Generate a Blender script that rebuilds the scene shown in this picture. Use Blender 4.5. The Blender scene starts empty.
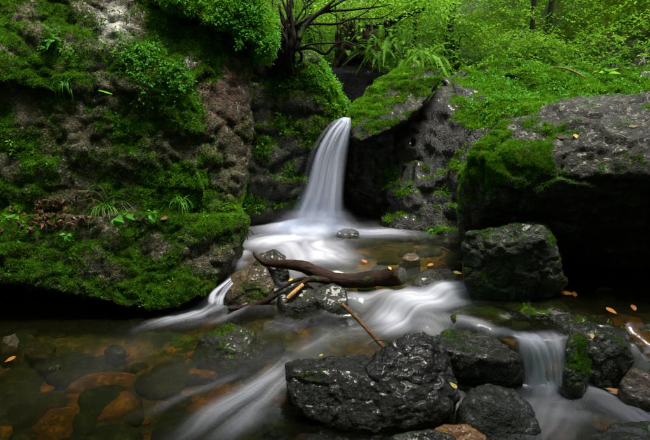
import bpy, bmesh, math
import numpy as np
from mathutils import Vector

# ------------------------------------------------------------------ camera, sky, sun, exposure
SC = bpy.context.scene
COL = SC.collection
F = 650 * 28 / 36.0
CAM_H = 1.3
PITCH = math.radians(14.4)
cam_d = bpy.data.cameras.new('camera')
cam_d.lens = 28; cam_d.sensor_width = 36; cam_d.clip_start = 0.05; cam_d.clip_end = 600
cam = bpy.data.objects.new('camera', cam_d); COL.objects.link(cam)
cam.location = (0, 0, CAM_H); cam.rotation_euler = (math.pi / 2 - PITCH, 0, 0)
SC.camera = cam
SUN_EL, SUN_AZ = math.radians(77), math.radians(100)      # azimuth clockwise from +Y: light from the upper right
w = bpy.data.worlds.new('World'); SC.world = w; w.use_nodes = True
wn = w.node_tree
sky = wn.nodes.new('ShaderNodeTexSky'); sky.sky_type = 'NISHITA'; sky.sun_disc = False
sky.sun_elevation = SUN_EL; sky.sun_rotation = SUN_AZ
sky.air_density = 1.0; sky.dust_density = 7.0; sky.ozone_density = 1.0
wn.nodes['Background'].inputs[1].default_value = 0.065
wn.links.new(sky.outputs[0], wn.nodes['Background'].inputs[0])
sun_d = bpy.data.lights.new('sun', 'SUN'); sun_d.energy = 1.5; sun_d.angle = math.radians(22); sun_d.color = (1.0, 0.95, 0.86)
sun = bpy.data.objects.new('sun', sun_d); COL.objects.link(sun)
sd = Vector((math.sin(SUN_AZ) * math.cos(SUN_EL), math.cos(SUN_AZ) * math.cos(SUN_EL), math.sin(SUN_EL)))
sun.rotation_euler = sd.to_track_quat('Z', 'Y').to_euler(); sun.location = (3, 0, 9)
SC.view_settings.view_transform = 'Standard'; SC.view_settings.look = 'None'
SC.view_settings.exposure = 2.4; SC.view_settings.gamma = 1.0; SC.view_settings.use_curve_mapping = False
SC.cycles.max_bounces = 5; SC.cycles.diffuse_bounces = 2; SC.cycles.glossy_bounces = 2
SC.cycles.use_adaptive_sampling = True; SC.cycles.adaptive_threshold = 0.02
SC.cycles.transparent_max_bounces = 14; SC.cycles.transmission_bounces = 4
SC.cycles.use_denoising = True
SC.cycles.caustics_reflective = False; SC.cycles.caustics_refractive = False

# ------------------------------------------------------------------ helpers
RNG = np.random.default_rng(11)
CP, SP = math.cos(PITCH), math.sin(PITCH)


def at(px, py, Y):
    """world point at distance Y into the gorge, seen at photo position (px, py)"""
    a = (px - 325) / F; b = (220 - py) / F
    y = CP + b * SP; z = -SP + b * CP
    t = Y / y
    return np.array((a * t, Y, CAM_H + z * t))


def onz(px, py, z0):
    a = (px - 325) / F; b = (220 - py) / F
    y = CP + b * SP; z = -SP + b * CP
    t = (z0 - CAM_H) / z
    return np.array((a * t, y * t, z0))


_perm = np.random.default_rng(3).permutation(256)
_perm = np.concatenate([_perm, _perm, _perm])
_g = np.random.default_rng(4).normal(size=(256, 3)); _g /= np.linalg.norm(_g, axis=1)[:, None]


def perlin(p):
    p = np.asarray(p, float)
    i = np.floor(p).astype(np.int64); f = p - i; i &= 255
    u = f * f * f * (f * (f * 6 - 15) + 10)
    out = np.zeros(len(p))
    for dx in (0, 1):
        wx = u[:, 0] if dx else 1 - u[:, 0]
        for dy in (0, 1):
            wy = u[:, 1] if dy else 1 - u[:, 1]
            for dz in (0, 1):
                wz = u[:, 2] if dz else 1 - u[:, 2]
                h = _perm[_perm[_perm[(i[:, 0] + dx) & 255] + ((i[:, 1] + dy) & 255)] + ((i[:, 2] + dz) & 255)]
                g = _g[h]
                out += wx * wy * wz * (g[:, 0] * (f[:, 0] - dx) + g[:, 1] * (f[:, 1] - dy) + g[:, 2] * (f[:, 2] - dz))
    return out * 1.5


def fbm(p, freq, octs=4, gain=0.5, off=0.0):
    p = np.asarray(p) * freq + off; a = 1.0; s = 0; n = 0
    for k in range(octs):
        s = s + a * perlin(p); n += a
        a *= gain; p = p * 2.03 + 7.3
    return s / n * 1.4


def ridged(p, freq, octs=3, off=0.0):
    p = np.asarray(p) * freq + off; a = 1.0; s = 0; n = 0
    for k in range(octs):
        s = s + a * (1 - 2.2 * np.abs(perlin(p))); n += a
        a *= 0.5; p = p * 2.1 + 3.1
    return s / n


def voronoi(p, freq, off=0.0):
    p = np.asarray(p) * freq + off
    i = np.floor(p).astype(np.int64)
    F1 = np.full(len(p), 9.0); F2 = np.full(len(p), 9.0); idv = np.zeros(len(p))
    rr = np.random.default_rng(8).random((256, 4))
    for dx in (-1, 0, 1):
        for dy in (-1, 0, 1):
            for dz in (-1, 0, 1):
                c = i + (dx, dy, dz)
                h = _perm[_perm[_perm[c[:, 0] & 255] + (c[:, 1] & 255)] + (c[:, 2] & 255)]
                r = rr[h]
                d = np.linalg.norm(c + r[:, :3] - p, axis=1)
                near = d < F1
                F2 = np.where(near, F1, np.minimum(F2, d))
                idv = np.where(near, r[:, 3], idv)
                F1 = np.where(near, d, F1)
    return F1, F2, idv


def smooth(x, a, b):
    t = np.clip((x - a) / (b - a), 0, 1)
    return t * t * (3 - 2 * t)


def mesh_np(name, verts, tris=None, quads=None, mat=None, parent=None, attrs=None, shade=True, origin=None, kind=None):
    verts = np.asarray(verts, np.float32)
    o3 = np.zeros(3) if origin is None else np.asarray(origin, float)
    me = bpy.data.meshes.new(name)
    nt = 0 if tris is None else len(tris); nq = 0 if quads is None else len(quads)
    me.vertices.add(len(verts)); me.vertices.foreach_set('co', (verts - o3).astype(np.float32).ravel())
    loops = []
    if nt: loops.append(np.asarray(tris).ravel())
    if nq: loops.append(np.asarray(quads).ravel())
    L = np.concatenate(loops).astype(np.int32)
    me.loops.add(len(L)); me.loops.foreach_set('vertex_index', L)
    me.polygons.add(nt + nq)
    st = np.concatenate([np.arange(nt) * 3, nt * 3 + np.arange(nq) * 4]).astype(np.int32)
    me.polygons.foreach_set('loop_start', st)
    me.polygons.foreach_set('use_smooth', np.full(nt + nq, shade))
    me.update(calc_edges=True)
    if attrs:
        for k, v in attrs.items():
            a = me.attributes.new(k, 'FLOAT', 'POINT'); a.data.foreach_set('value', np.asarray(v, np.float32))
    if mat: me.materials.append(mat)
    ob = bpy.data.objects.new(name, me); COL.objects.link(ob)
    if parent is not None:
        ob.parent = parent
        ob.location = o3 - np.array(parent.location)
    else:
        ob.location = o3
    if kind: ob['kind'] = kind
    return ob


def tag(o, label, cat=None, group=None, kind=None):
    o['label'] = label
    if cat: o['category'] = cat
    if group: o['group'] = group
    if kind: o['kind'] = kind
    return o


def thing(name, label, cat, loc=(0, 0, 0), group=None):
    o = bpy.data.objects.new(name, None); COL.objects.link(o); o.location = loc
    o.empty_display_size = 0.05
    return tag(o, label, cat, group)


# ------------------------------------------------------------------ materials
def nt_new(name):
    m = bpy.data.materials.new(name); m.use_nodes = True
    nt = m.node_tree; nt.nodes.clear()
    out = nt.nodes.new('ShaderNodeOutputMaterial')
    return m, nt, out


class NT:
    def __init__(s, nt): s.nt = nt
    def n(s, t, **kw):
        x = s.nt.nodes.new(t)
        for k, v in kw.items(): setattr(x, k, v)
        return x
    def l(s, a, b): s.nt.links.new(a, b)
    def val(s, sock, v):
        if hasattr(v, 'is_output') or isinstance(v, bpy.types.NodeSocket): s.l(v, sock)
        else: sock.default_value = v
    def attr(s, name):
        a = s.n('ShaderNodeAttribute'); a.attribute_name = name; return a.outputs['Fac']
    def math(s, op, a, b=None, clamp=False):
        x = s.n('ShaderNodeMath', operation=op, use_clamp=clamp)
        s.val(x.inputs[0], a)
        if b is not None: s.val(x.inputs[1], b)
        return x.outputs[0]
    def mix(s, f, a, b, blend='MIX'):
        x = s.n('ShaderNodeMix', data_type='RGBA', blend_type=blend)
        s.val(x.inputs[0], f)
        for sock, v in ((x.inputs[6], a), (x.inputs[7], b)):
            if isinstance(v, tuple): v = v + (1,) if len(v) == 3 else v
            s.val(sock, v)
        return x.outputs[2]
    def noise(s, vec, scale, detail=4, rough=0.55, dist=0.0):
        x = s.n('ShaderNodeTexNoise'); s.l(vec, x.inputs['Vector'])
        x.inputs['Scale'].default_value = scale; x.inputs['Detail'].default_value = detail
        x.inputs['Roughness'].default_value = rough; x.inputs['Distortion'].default_value = dist
        return x.outputs['Fac']
    def vor(s, vec, scale, feature='F1'):
        x = s.n('ShaderNodeTexVoronoi', feature=feature); s.l(vec, x.inputs['Vector']); x.inputs['Scale'].default_value = scale
        return x.outputs['Distance']
    def ramp(s, f, a, b, lo=0.0, hi=1.0):
        x = s.n('ShaderNodeMapRange', interpolation_type='SMOOTHSTEP')
        s.val(x.inputs[0], f)
        x.inputs[1].default_value = a; x.inputs[2].default_value = b; x.inputs[3].default_value = lo; x.inputs[4].default_value = hi
        return x.outputs[0]


def world_pos(t):
    return t.n('ShaderNodeNewGeometry').outputs['Position']


def rock_mat(name, dark, mid, light, moss_a=(0.026, 0.066, 0.003), moss_b=(0.10, 0.22, 0.006), bump=1.0, scale=1.0,
             lichen=(0.46, 0.46, 0.42), red=(0.15, 0.075, 0.05), dry_rough=0.75, wet_rough=0.22, hf=1.0, spec=0.2):
    m, nt, out = nt_new(name); t = NT(nt)
    P = world_pos(t)
    n1 = t.noise(P, 3.2 * scale, 3, 0.62, 0.4); n2 = t.noise(P, 17 * scale, 4, 0.68); n3 = t.noise(P, 80 * scale, 3, 0.7)
    n4 = t.noise(P, 260 * scale, 2, 0.7)
    c = t.mix(t.ramp(n1, 0.33, 0.68), dark, mid)
    c = t.mix(t.ramp(n2, 0.48, 0.66), c, light)
    c = t.mix(t.math('MULTIPLY', t.attr('tint'), t.ramp(n2, 0.3, 0.65)), c, red)
    c = t.mix(t.ramp(n3, 0.36, 0.58, 0.35 + 0.4 * hf, 0.0), c, (0.006, 0.006, 0.004))
    c = t.mix(t.ramp(n4, 0.56, 0.70, 0.0, 0.5 * hf), c, tuple(x * 1.5 for x in light))
    c = t.mix(t.ramp(n4, 0.30, 0.46, 0.6 * hf, 0.0), c, (0.006, 0.006, 0.004))
    li = t.math('MULTIPLY', t.ramp(t.noise(P, 30 * scale, 4, 0.72, 0.6), 0.57, 0.63), t.ramp(t.noise(P, 5 * scale, 2), 0.40, 0.56))
    li = t.math('MULTIPLY', li, t.attr('lichen'), clamp=True)
    pale = t.math('SUBTRACT', t.attr('lichen'), 1.0, clamp=True)
    li = t.math('MAXIMUM', li, t.math('MULTIPLY', pale, t.ramp(n2, 0.32, 0.52)), clamp=True)
    c = t.mix(li, c, lichen)
    wet = t.attr('wet')
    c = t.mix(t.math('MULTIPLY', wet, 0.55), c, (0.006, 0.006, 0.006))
    # moss film on the stone under the moss tufts
    mf = t.math('ADD', t.attr('moss'), t.math('MULTIPLY', t.math('SUBTRACT', t.noise(P, 38 * scale, 3, 0.65), 0.5), 1.5))
    mf = t.ramp(mf, 0.38, 0.72)
    mc = t.mix(t.ramp(n2, 0.35, 0.68), moss_a, moss_b)
    mc = t.mix(t.ramp(n3, 0.3, 0.7, 0.55, 0.0), mc, (0.008, 0.018, 0.002))
    mc = t.mix(t.ramp(t.noise(P, 6.5 * scale, 4, 0.6), 0.52, 0.7, 0.0, 0.65), mc, (0.055, 0.045, 0.010))
    c = t.mix(mf, c, mc)
    bs = t.n('ShaderNodeBsdfPrincipled')
    t.l(c, bs.inputs['Base Color'])
    rr = t.math('ADD', t.math('MULTIPLY', wet, wet_rough - dry_rough), dry_rough)
    rr = t.math('ADD', rr, t.math('MULTIPLY', t.math('SUBTRACT', n3, 0.5), 0.25))
    rr = t.math('MAXIMUM', rr, t.math('MULTIPLY', mf, 0.8))
    t.l(rr, bs.inputs['Roughness'])
    sp = t.math('SUBTRACT', t.math('ADD', spec, t.math('MULTIPLY', wet, 0.15)), t.math('MULTIPLY', mf, 0.35), clamp=True)
    t.l(sp, bs.inputs['Specular IOR Level'])
    bs.inputs['Coat IOR'].default_value = 1.33; bs.inputs['Coat Roughness'].default_value = 0.04
    t.l(t.math('MULTIPLY', t.math('MULTIPLY', wet, 0.55), t.math('SUBTRACT', 1.0, mf)), bs.inputs['Coat Weight'])
    h = t.math('ADD', t.math('MULTIPLY', n2, 0.55), t.math('MULTIPLY', t.ramp(n3, 0.3, 0.62), 0.24 * (0.35 + 0.65 * hf)))
    h = t.math('ADD', h, t.math('MULTIPLY', n4, 0.12 * hf))
    h = t.math('ADD', h, t.math('MULTIPLY', mf, t.math('MULTIPLY', n4, 0.35)))
    b = t.n('ShaderNodeBump'); b.inputs['Strength'].default_value = 1.0; b.inputs['Distance'].default_value = 0.034 * bump / scale
    t.l(h, b.inputs['Height']); t.l(b.outputs[0], bs.inputs['Normal'])
    t.l(bs.outputs[0], out.inputs[0])
    return m


def leaf_mat(name, cols, trans=0.45, rough=0.45, spec=0.3):
    """cols: three colours over the per-leaf random value"""
    m, nt, out = nt_new(name); t = NT(nt)
    r = t.attr('rnd')
    c = t.mix(t.ramp(r, 0.0, 0.5), cols[0], cols[1])
    c = t.mix(t.ramp(r, 0.5, 1.0), c, cols[2])
    n = t.noise(world_pos(t), 60, 3)
    c = t.mix(t.ramp(n, 0.35, 0.7, 0.3, 0.0), c, t.mix(0.5, c, (0.01, 0.02, 0.0)))
    bs = t.n('ShaderNodeBsdfPrincipled'); t.l(c, bs.inputs['Base Color'])
    bs.inputs['Roughness'].default_value = rough; bs.inputs['Specular IOR Level'].default_value = spec
    tr = t.n('ShaderNodeBsdfTranslucent'); t.l(c, tr.inputs[0])
    mx = t.n('ShaderNodeMixShader'); mx.inputs[0].default_value = trans
    t.l(bs.outputs[0], mx.inputs[1]); t.l(tr.outputs[0], mx.inputs[2]); t.l(mx.outputs[0], out.inputs[0])
    return m


def wood_mat(name, a, b, rough=0.7, moss=0.0, stretch=(1, 1, 1), sc=30):
    m, nt, out = nt_new(name); t = NT(nt)
    P = world_pos(t)
    mp = t.n('ShaderNodeMapping'); t.l(P, mp.inputs[0]); mp.inputs['Scale'].default_value = stretch
    n1 = t.noise(mp.outputs[0], sc, 5, 0.65, 0.3); n2 = t.noise(mp.outputs[0], sc * 4, 4, 0.7)
    c = t.mix(t.ramp(n1, 0.32, 0.68), a, b)
    c = t.mix(t.ramp(n2, 0.3, 0.6, 0.6, 0.0), c, t.mix(0.7, c, (0, 0, 0)))
    if moss:
        c = t.mix(t.ramp(t.noise(P, 9, 4, 0.6), 0.62 - moss * 0.3, 0.74 - moss * 0.3), c, (0.035, 0.10, 0.006))
    bs = t.n('ShaderNodeBsdfPrincipled'); t.l(c, bs.inputs['Base Color']); bs.inputs['Roughness'].default_value = rough; bs.inputs['Specular IOR Level'].default_value = 0.5 if rough < 0.5 else 0.12
    b_ = t.n('ShaderNodeBump'); b_.inputs['Strength'].default_value = 0.8; b_.inputs['Distance'].default_value = 0.012
    t.l(t.math('ADD', n1, t.math('MULTIPLY', n2, 0.5)), b_.inputs['Height']); t.l(b_.outputs[0], bs.inputs['Normal'])
    t.l(bs.outputs[0], out.inputs[0])
    return m


def foam_bsdf(t, col=(0.60, 0.635, 0.755)):
    d = t.n('ShaderNodeBsdfDiffuse'); d.inputs[0].default_value = col + (1,)
    tr = t.n('ShaderNodeBsdfTranslucent'); tr.inputs[0].default_value = col + (1,)
    mx = t.n('ShaderNodeMixShader'); mx.inputs[0].default_value = 0.35
    t.l(d.outputs[0], mx.inputs[1]); t.l(tr.outputs[0], mx.inputs[2])
    return mx.outputs[0]


def water_mat():
    m, nt, out = nt_new('stream_water'); t = NT(nt)
    P = world_pos(t)
    tr = t.n('ShaderNodeBsdfTransparent'); tr.inputs[0].default_value = (0.58, 0.58, 0.36, 1)
    gl = t.n('ShaderNodeBsdfGlossy'); gl.inputs['Roughness'].default_value = 0.13; gl.inputs[0].default_value = (0.9, 0.95, 1, 1)
    fr = t.n('ShaderNodeFresnel'); fr.inputs['IOR'].default_value = 1.33
    b = t.n('ShaderNodeBump'); b.inputs['Strength'].default_value = 0.35; b.inputs['Distance'].default_value = 0.02
    t.l(t.noise(P, 9, 3, 0.5, 0.5), b.inputs['Height'])
    t.l(b.outputs[0], gl.inputs['Normal']); t.l(b.outputs[0], fr.inputs['Normal'])
    mx = t.n('ShaderNodeMixShader'); t.l(fr.outputs[0], mx.inputs[0]); t.l(tr.outputs[0], mx.inputs[1]); t.l(gl.outputs[0], mx.inputs[2])
    mk = t.n('ShaderNodeBsdfDiffuse'); mk.inputs[0].default_value = (0.024, 0.026, 0.008, 1)      # fine silt and air carried in the running water
    m1 = t.n('ShaderNodeMixShader'); m1.inputs[0].default_value = 0.10; t.l(mx.outputs[0], m1.inputs[1]); t.l(mk.outputs[0], m1.inputs[2])
    m2 = t.n('ShaderNodeMixShader'); t.l(t.attr('foam'), m2.inputs[0]); t.l(m1.outputs[0], m2.inputs[1]); t.l(foam_bsdf(t), m2.inputs[2])
    t.l(m2.outputs[0], out.inputs[0])
    return m


def fall_mat():
    m, nt, out = nt_new('falling_water'); t = NT(nt)
    tr = t.n('ShaderNodeBsdfTransparent'); tr.inputs[0].default_value = (0.93, 0.95, 0.97, 1)
    m2 = t.n('ShaderNodeMixShader'); t.l(t.attr('foam'), m2.inputs[0]); t.l(tr.outputs[0], m2.inputs[1]); t.l(foam_bsdf(t), m2.inputs[2])
    t.l(m2.outputs[0], out.inputs[0])
    return m


M = {}
M['cliff'] = rock_mat('cliff_rock', (0.026, 0.024, 0.010), (0.080, 0.072, 0.030), (0.17, 0.15, 0.075), moss_a=(0.018, 0.055, 0.003), moss_b=(0.06, 0.19, 0.005), hf=0.6)
M['dark'] = rock_mat('dark_wet_rock', (0.007, 0.009, 0.004), (0.020, 0.023, 0.009), (0.045, 0.050, 0.024), wet_rough=0.18, hf=0.35)
M['grey'] = rock_mat('grey_rock', (0.010, 0.010, 0.007), (0.034, 0.034, 0.025), (0.11, 0.11, 0.086), lichen=(0.36, 0.36, 0.28))
M['wetgrey'] = rock_mat('layered_wet_rock', (0.005, 0.005, 0.004), (0.012, 0.012, 0.009), (0.034, 0.034, 0.026), wet_rough=0.2, hf=0.4)
M['wetblack'] = rock_mat('wet_black_rock', (0.006, 0.0055, 0.004), (0.016, 0.015, 0.011), (0.036, 0.034, 0.027), wet_rough=0.10, hf=0.15, spec=0.08)
M['green'] = rock_mat('green_grey_rock', (0.008, 0.013, 0.007), (0.022, 0.032, 0.018), (0.055, 0.072, 0.042), wet_rough=0.16, hf=0.25)
M['brown'] = rock_mat('brown_stone', (0.028, 0.020, 0.008), (0.075, 0.05, 0.018), (0.15, 0.10, 0.04), wet_rough=0.25, hf=0.4)
M['orange'] = rock_mat('orange_stone', (0.16, 0.06, 0.008), (0.38, 0.15, 0.015), (0.5, 0.25, 0.05), wet_rough=0.3, hf=0.2)
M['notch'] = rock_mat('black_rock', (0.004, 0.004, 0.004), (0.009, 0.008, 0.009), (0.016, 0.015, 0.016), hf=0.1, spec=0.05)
M['bed_olive'] = rock_mat('olive_bed_stone', (0.014, 0.015, 0.005), (0.038, 0.036, 0.010), (0.065, 0.058, 0.018), hf=0.0, bump=.4, spec=0.1)
M['bed_green'] = rock_mat('green_bed_stone', (0.008, 0.015, 0.005), (0.022, 0.034, 0.010), (0.045, 0.058, 0.018), hf=0.0, bump=.4, spec=0.1)
M['bed_orange'] = rock_mat('orange_bed_stone', (0.08, 0.034, 0.005), (0.20, 0.078, 0.007), (0.32, 0.13, 0.012), hf=0.0, bump=.4, spec=0.1)
M['bed_dark'] = rock_mat('dark_bed_stone', (0.012, 0.013, 0.006), (0.028, 0.028, 0.012), (0.05, 0.048, 0.02), hf=0.0, bump=.4, spec=0.1)
M['moss'] = leaf_mat('moss_blades', ((0.042, 0.055, 0.006), (0.058, 0.18, 0.004), (0.125, 0.33, 0.008)), 0.3, 0.7, 0.1)
M['lime'] = leaf_mat('lime_moss', ((0.05, 0.16, 0.003), (0.115, 0.34, 0.006), (0.22, 0.50, 0.015)), 0.35, 0.6, 0.1)
M['olive'] = leaf_mat('olive_moss', ((0.026, 0.046, 0.004), (0.05, 0.11, 0.005), (0.10, 0.19, 0.010)), 0.3, 0.7, 0.1)
M['herb'] = leaf_mat('herb_leaves', ((0.03, 0.14, 0.006), (0.06, 0.26, 0.010), (0.13, 0.40, 0.03)), 0.4, 0.5, 0.15)
M['forest'] = leaf_mat('forest_leaves', ((0.045, 0.17, 0.006), (0.13, 0.34, 0.010), (0.27, 0.52, 0.025)), 0.5, 0.55, 0.15)
M['litter'] = leaf_mat('dead_leaves', ((0.045, 0.02, 0.010), (0.07, 0.028, 0.013), (0.15, 0.06, 0.022)), 0.15, 0.6, 0.3)
M['leaf_orange'] = leaf_mat('orange_leaf', ((0.42, 0.12, 0.01), (0.50, 0.17, 0.015), (0.55, 0.25, 0.02)), 0.25, 0.4, 0.4)
M['leaf_yellow'] = leaf_mat('yellow_leaf', ((0.45, 0.34, 0.02), (0.55, 0.42, 0.03), (0.55, 0.45, 0.05)), 0.3, 0.4, 0.4)
M['log'] = wood_mat('wet_log_bark', (0.007, 0.004, 0.002), (0.036, 0.014, 0.006), 0.55, 0.15, (0.25, 1, 1), 40)
M['logend'] = wood_mat('cut_log_end', (0.04, 0.042, 0.03), (0.09, 0.095, 0.07), 0.7, 0.2, (1, 1, 1), 60)
M['stick'] = wood_mat('stick_bark', (0.11, 0.055, 0.02), (0.26, 0.14, 0.06), 0.5, 0.0, (0.5, 0.5, 0.5), 60)
M['fresh'] = wood_mat('bare_wood', (0.38, 0.20, 0.06), (0.55, 0.33, 0.12), 0.55, 0.0, (0.5, 0.5, 0.5), 60)
M['bark'] = wood_mat('dark_bark', (0.006, 0.005, 0.004), (0.022, 0.017, 0.011), 0.85, 0.15, (1, 1, 0.4), 25)
M['trunk'] = wood_mat('trunk_bark', (0.025, 0.022, 0.014), (0.075, 0.065, 0.045), 0.9, 0.35, (1, 1, 0.3), 18)
M['stump'] = wood_mat('rotten_wood', (0.008, 0.006, 0.003), (0.035, 0.022, 0.011), 0.9, 0.25, (1, 1, 0.3), 16)
M['root'] = wood_mat('pale_root', (0.15, 0.10, 0.06), (0.30, 0.21, 0.13), 0.8, 0.0, (1, 1, 0.3), 40)
M['soil'] = rock_mat('forest_floor', (0.014, 0.014, 0.006), (0.028, 0.030, 0.010), (0.05, 0.05, 0.018))
M['bed'] = rock_mat('stream_bed', (0.020, 0.022, 0.007), (0.06, 0.052, 0.016), (0.13, 0.10, 0.03), red=(0.26, 0.11, 0.015), hf=0.0, bump=.5, spec=0.1)
M['water'] = water_mat()
M['fall'] = fall_mat()


# ------------------------------------------------------------------ rocks
def hull_union(hulls, vox):
    bm = bmesh.new()
    for pts in hulls:
        vs = []
        for p in pts:
            if isinstance(p, tuple) and len(p) == 3: p = at(*p)
            vs.append(bm.verts.new(tuple(p)))
        bmesh.ops.convex_hull(bm, input=vs, use_existing_faces=False)
    loose = [v for v in bm.verts if not v.link_faces]
    bmesh.ops.delete(bm, geom=loose, context='VERTS')
    bmesh.ops.recalc_face_normals(bm, faces=bm.faces)
    me = bpy.data.meshes.new('tmp'); bm.to_mesh(me); bm.free()
    ob = bpy.data.objects.new('tmp', me); COL.objects.link(ob)
    md = ob.modifiers.new('r', 'REMESH'); md.mode = 'VOXEL'; md.voxel_size = vox; md.adaptivity = 0
    dg = bpy.context.evaluated_depsgraph_get(); dg.update()
    ev = ob.evaluated_get(dg); m2 = ev.to_mesh()
    n = len(m2.vertices); co = np.empty(n * 3); m2.vertices.foreach_get('co', co); co = co.reshape(-1, 3)
    nl = len(m2.loops); li = np.empty(nl, np.int32); m2.loops.foreach_get('vertex_index', li)
    tot = np.empty(len(m2.polygons), np.int32); m2.polygons.foreach_get('loop_total', tot)
    ed = np.empty(len(m2.edges) * 2, np.int32); m2.edges.foreach_get('vertices', ed); ed = ed.reshape(-1, 2)
    assert (tot == 4).all()
    quads = li.reshape(-1, 4)
    ev.to_mesh_clear(); bpy.data.objects.remove(ob); bpy.data.meshes.remove(me)
    return co, quads, ed


def vnormals(co, quads):
    a = co[quads[:, 2]] - co[quads[:, 0]]; b = co[quads[:, 3]] - co[quads[:, 1]]
    fn = np.cross(a, b)
    n = np.zeros_like(co)
    for k in range(4): 
        for c in range(3): n[:, c] += np.bincount(quads[:, k], fn[:, c], len(co))
    return n / np.maximum(np.linalg.norm(n, axis=1), 1e-9)[:, None]


def lap(co, ed, it, f=0.5):
    deg = np.bincount(ed.ravel(), minlength=len(co)).astype(float)[:, None]
    for _ in range(it):
        s = np.zeros_like(co)
        for c in range(3):
            s[:, c] = np.bincount(ed[:, 0], co[ed[:, 1], c], len(co)) + np.bincount(ed[:, 1], co[ed[:, 0], c], len(co))
        co = co + f * (s / deg - co)
    return co


def patch(co, lst, Y):
    """soft patches on a rock around photo-measured spots at depth Y: (px, py, radius m, strength)"""
    r = np.zeros(len(co))
    for (px, py, rad, st) in lst:
        c = at(px, py, Y)
        d2 = (co[:, 0] - c[0]) ** 2 + (co[:, 2] - c[2]) ** 2
        r += st * np.exp(-d2 / rad ** 2)
    return r


def tufts(co, quads, no, mask, density, length, width, mat, parent, name='moss', blades=2, spread=0.7, droop=0.15, seed=1, lift=0.0, cap=250000, clump=0.5):
    rng = np.random.default_rng(seed)
    a = co[quads[:, 2]] - co[quads[:, 0]]; b = co[quads[:, 3]] - co[quads[:, 1]]
    area = 0.5 * np.linalg.norm(np.cross(a, b), axis=1)
    fn = no[quads].mean(1)
    wgt = area * mask[quads].mean(1) * np.clip(0.55 - fn[:, 1], 0, 0.35) / 0.35
    tot = wgt.sum()
    N = int(min(cap, tot * density))
    if N < 5: return None
    f = rng.choice(len(quads), N, p=wgt / tot)
    u = rng.random((N, 1)); v = rng.random((N, 1))
    q = quads[f]
    p = co[q[:, 0]] * (1 - u) * (1 - v) + co[q[:, 1]] * u * (1 - v) + co[q[:, 2]] * u * v + co[q[:, 3]] * (1 - u) * v
    n = fn[f]; n /= np.linalg.norm(n, axis=1)[:, None]
    cl = fbm(p, 22, 2)
    hmul = np.clip(1 + clump * cl * 2.0, 0.35, 2.2)
    base_r = np.clip(0.45 + 0.5 * fbm(p, 7, 3, off=3.3) + 0.25 * cl, 0, 1)
    V, T, R = [], [], []
    for k in range(blades):
        d = n + rng.normal(size=(N, 3)) * spread; d[:, 2] -= droop
        d /= np.linalg.norm(d, axis=1)[:, None]
        L = length * hmul * rng.uniform(0.6, 1.4, N); W = width * rng.uniform(0.7, 1.3, N)
        s = np.cross(d, rng.normal(size=(N, 3))); s /= np.linalg.norm(s, axis=1)[:, None]
        c0 = p + n * lift
        v3 = np.stack([c0 - s * W[:, None] / 2, c0 + s * W[:, None] / 2, c0 + d * L[:, None]], 1)
        V.append(v3.reshape(-1, 3)); R.append(np.repeat(np.clip(base_r + rng.normal(0, 0.18, N), 0, 1), 3))
    V = np.concatenate(V); T = np.arange(len(V)).reshape(-1, 3)
    return mesh_np(name, V, tris=T, mat=mat, parent=parent, attrs={'rnd': np.concatenate(R)}, shade=False, origin=np.array(parent.location), kind='stuff')


ROCKS = {}


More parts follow.
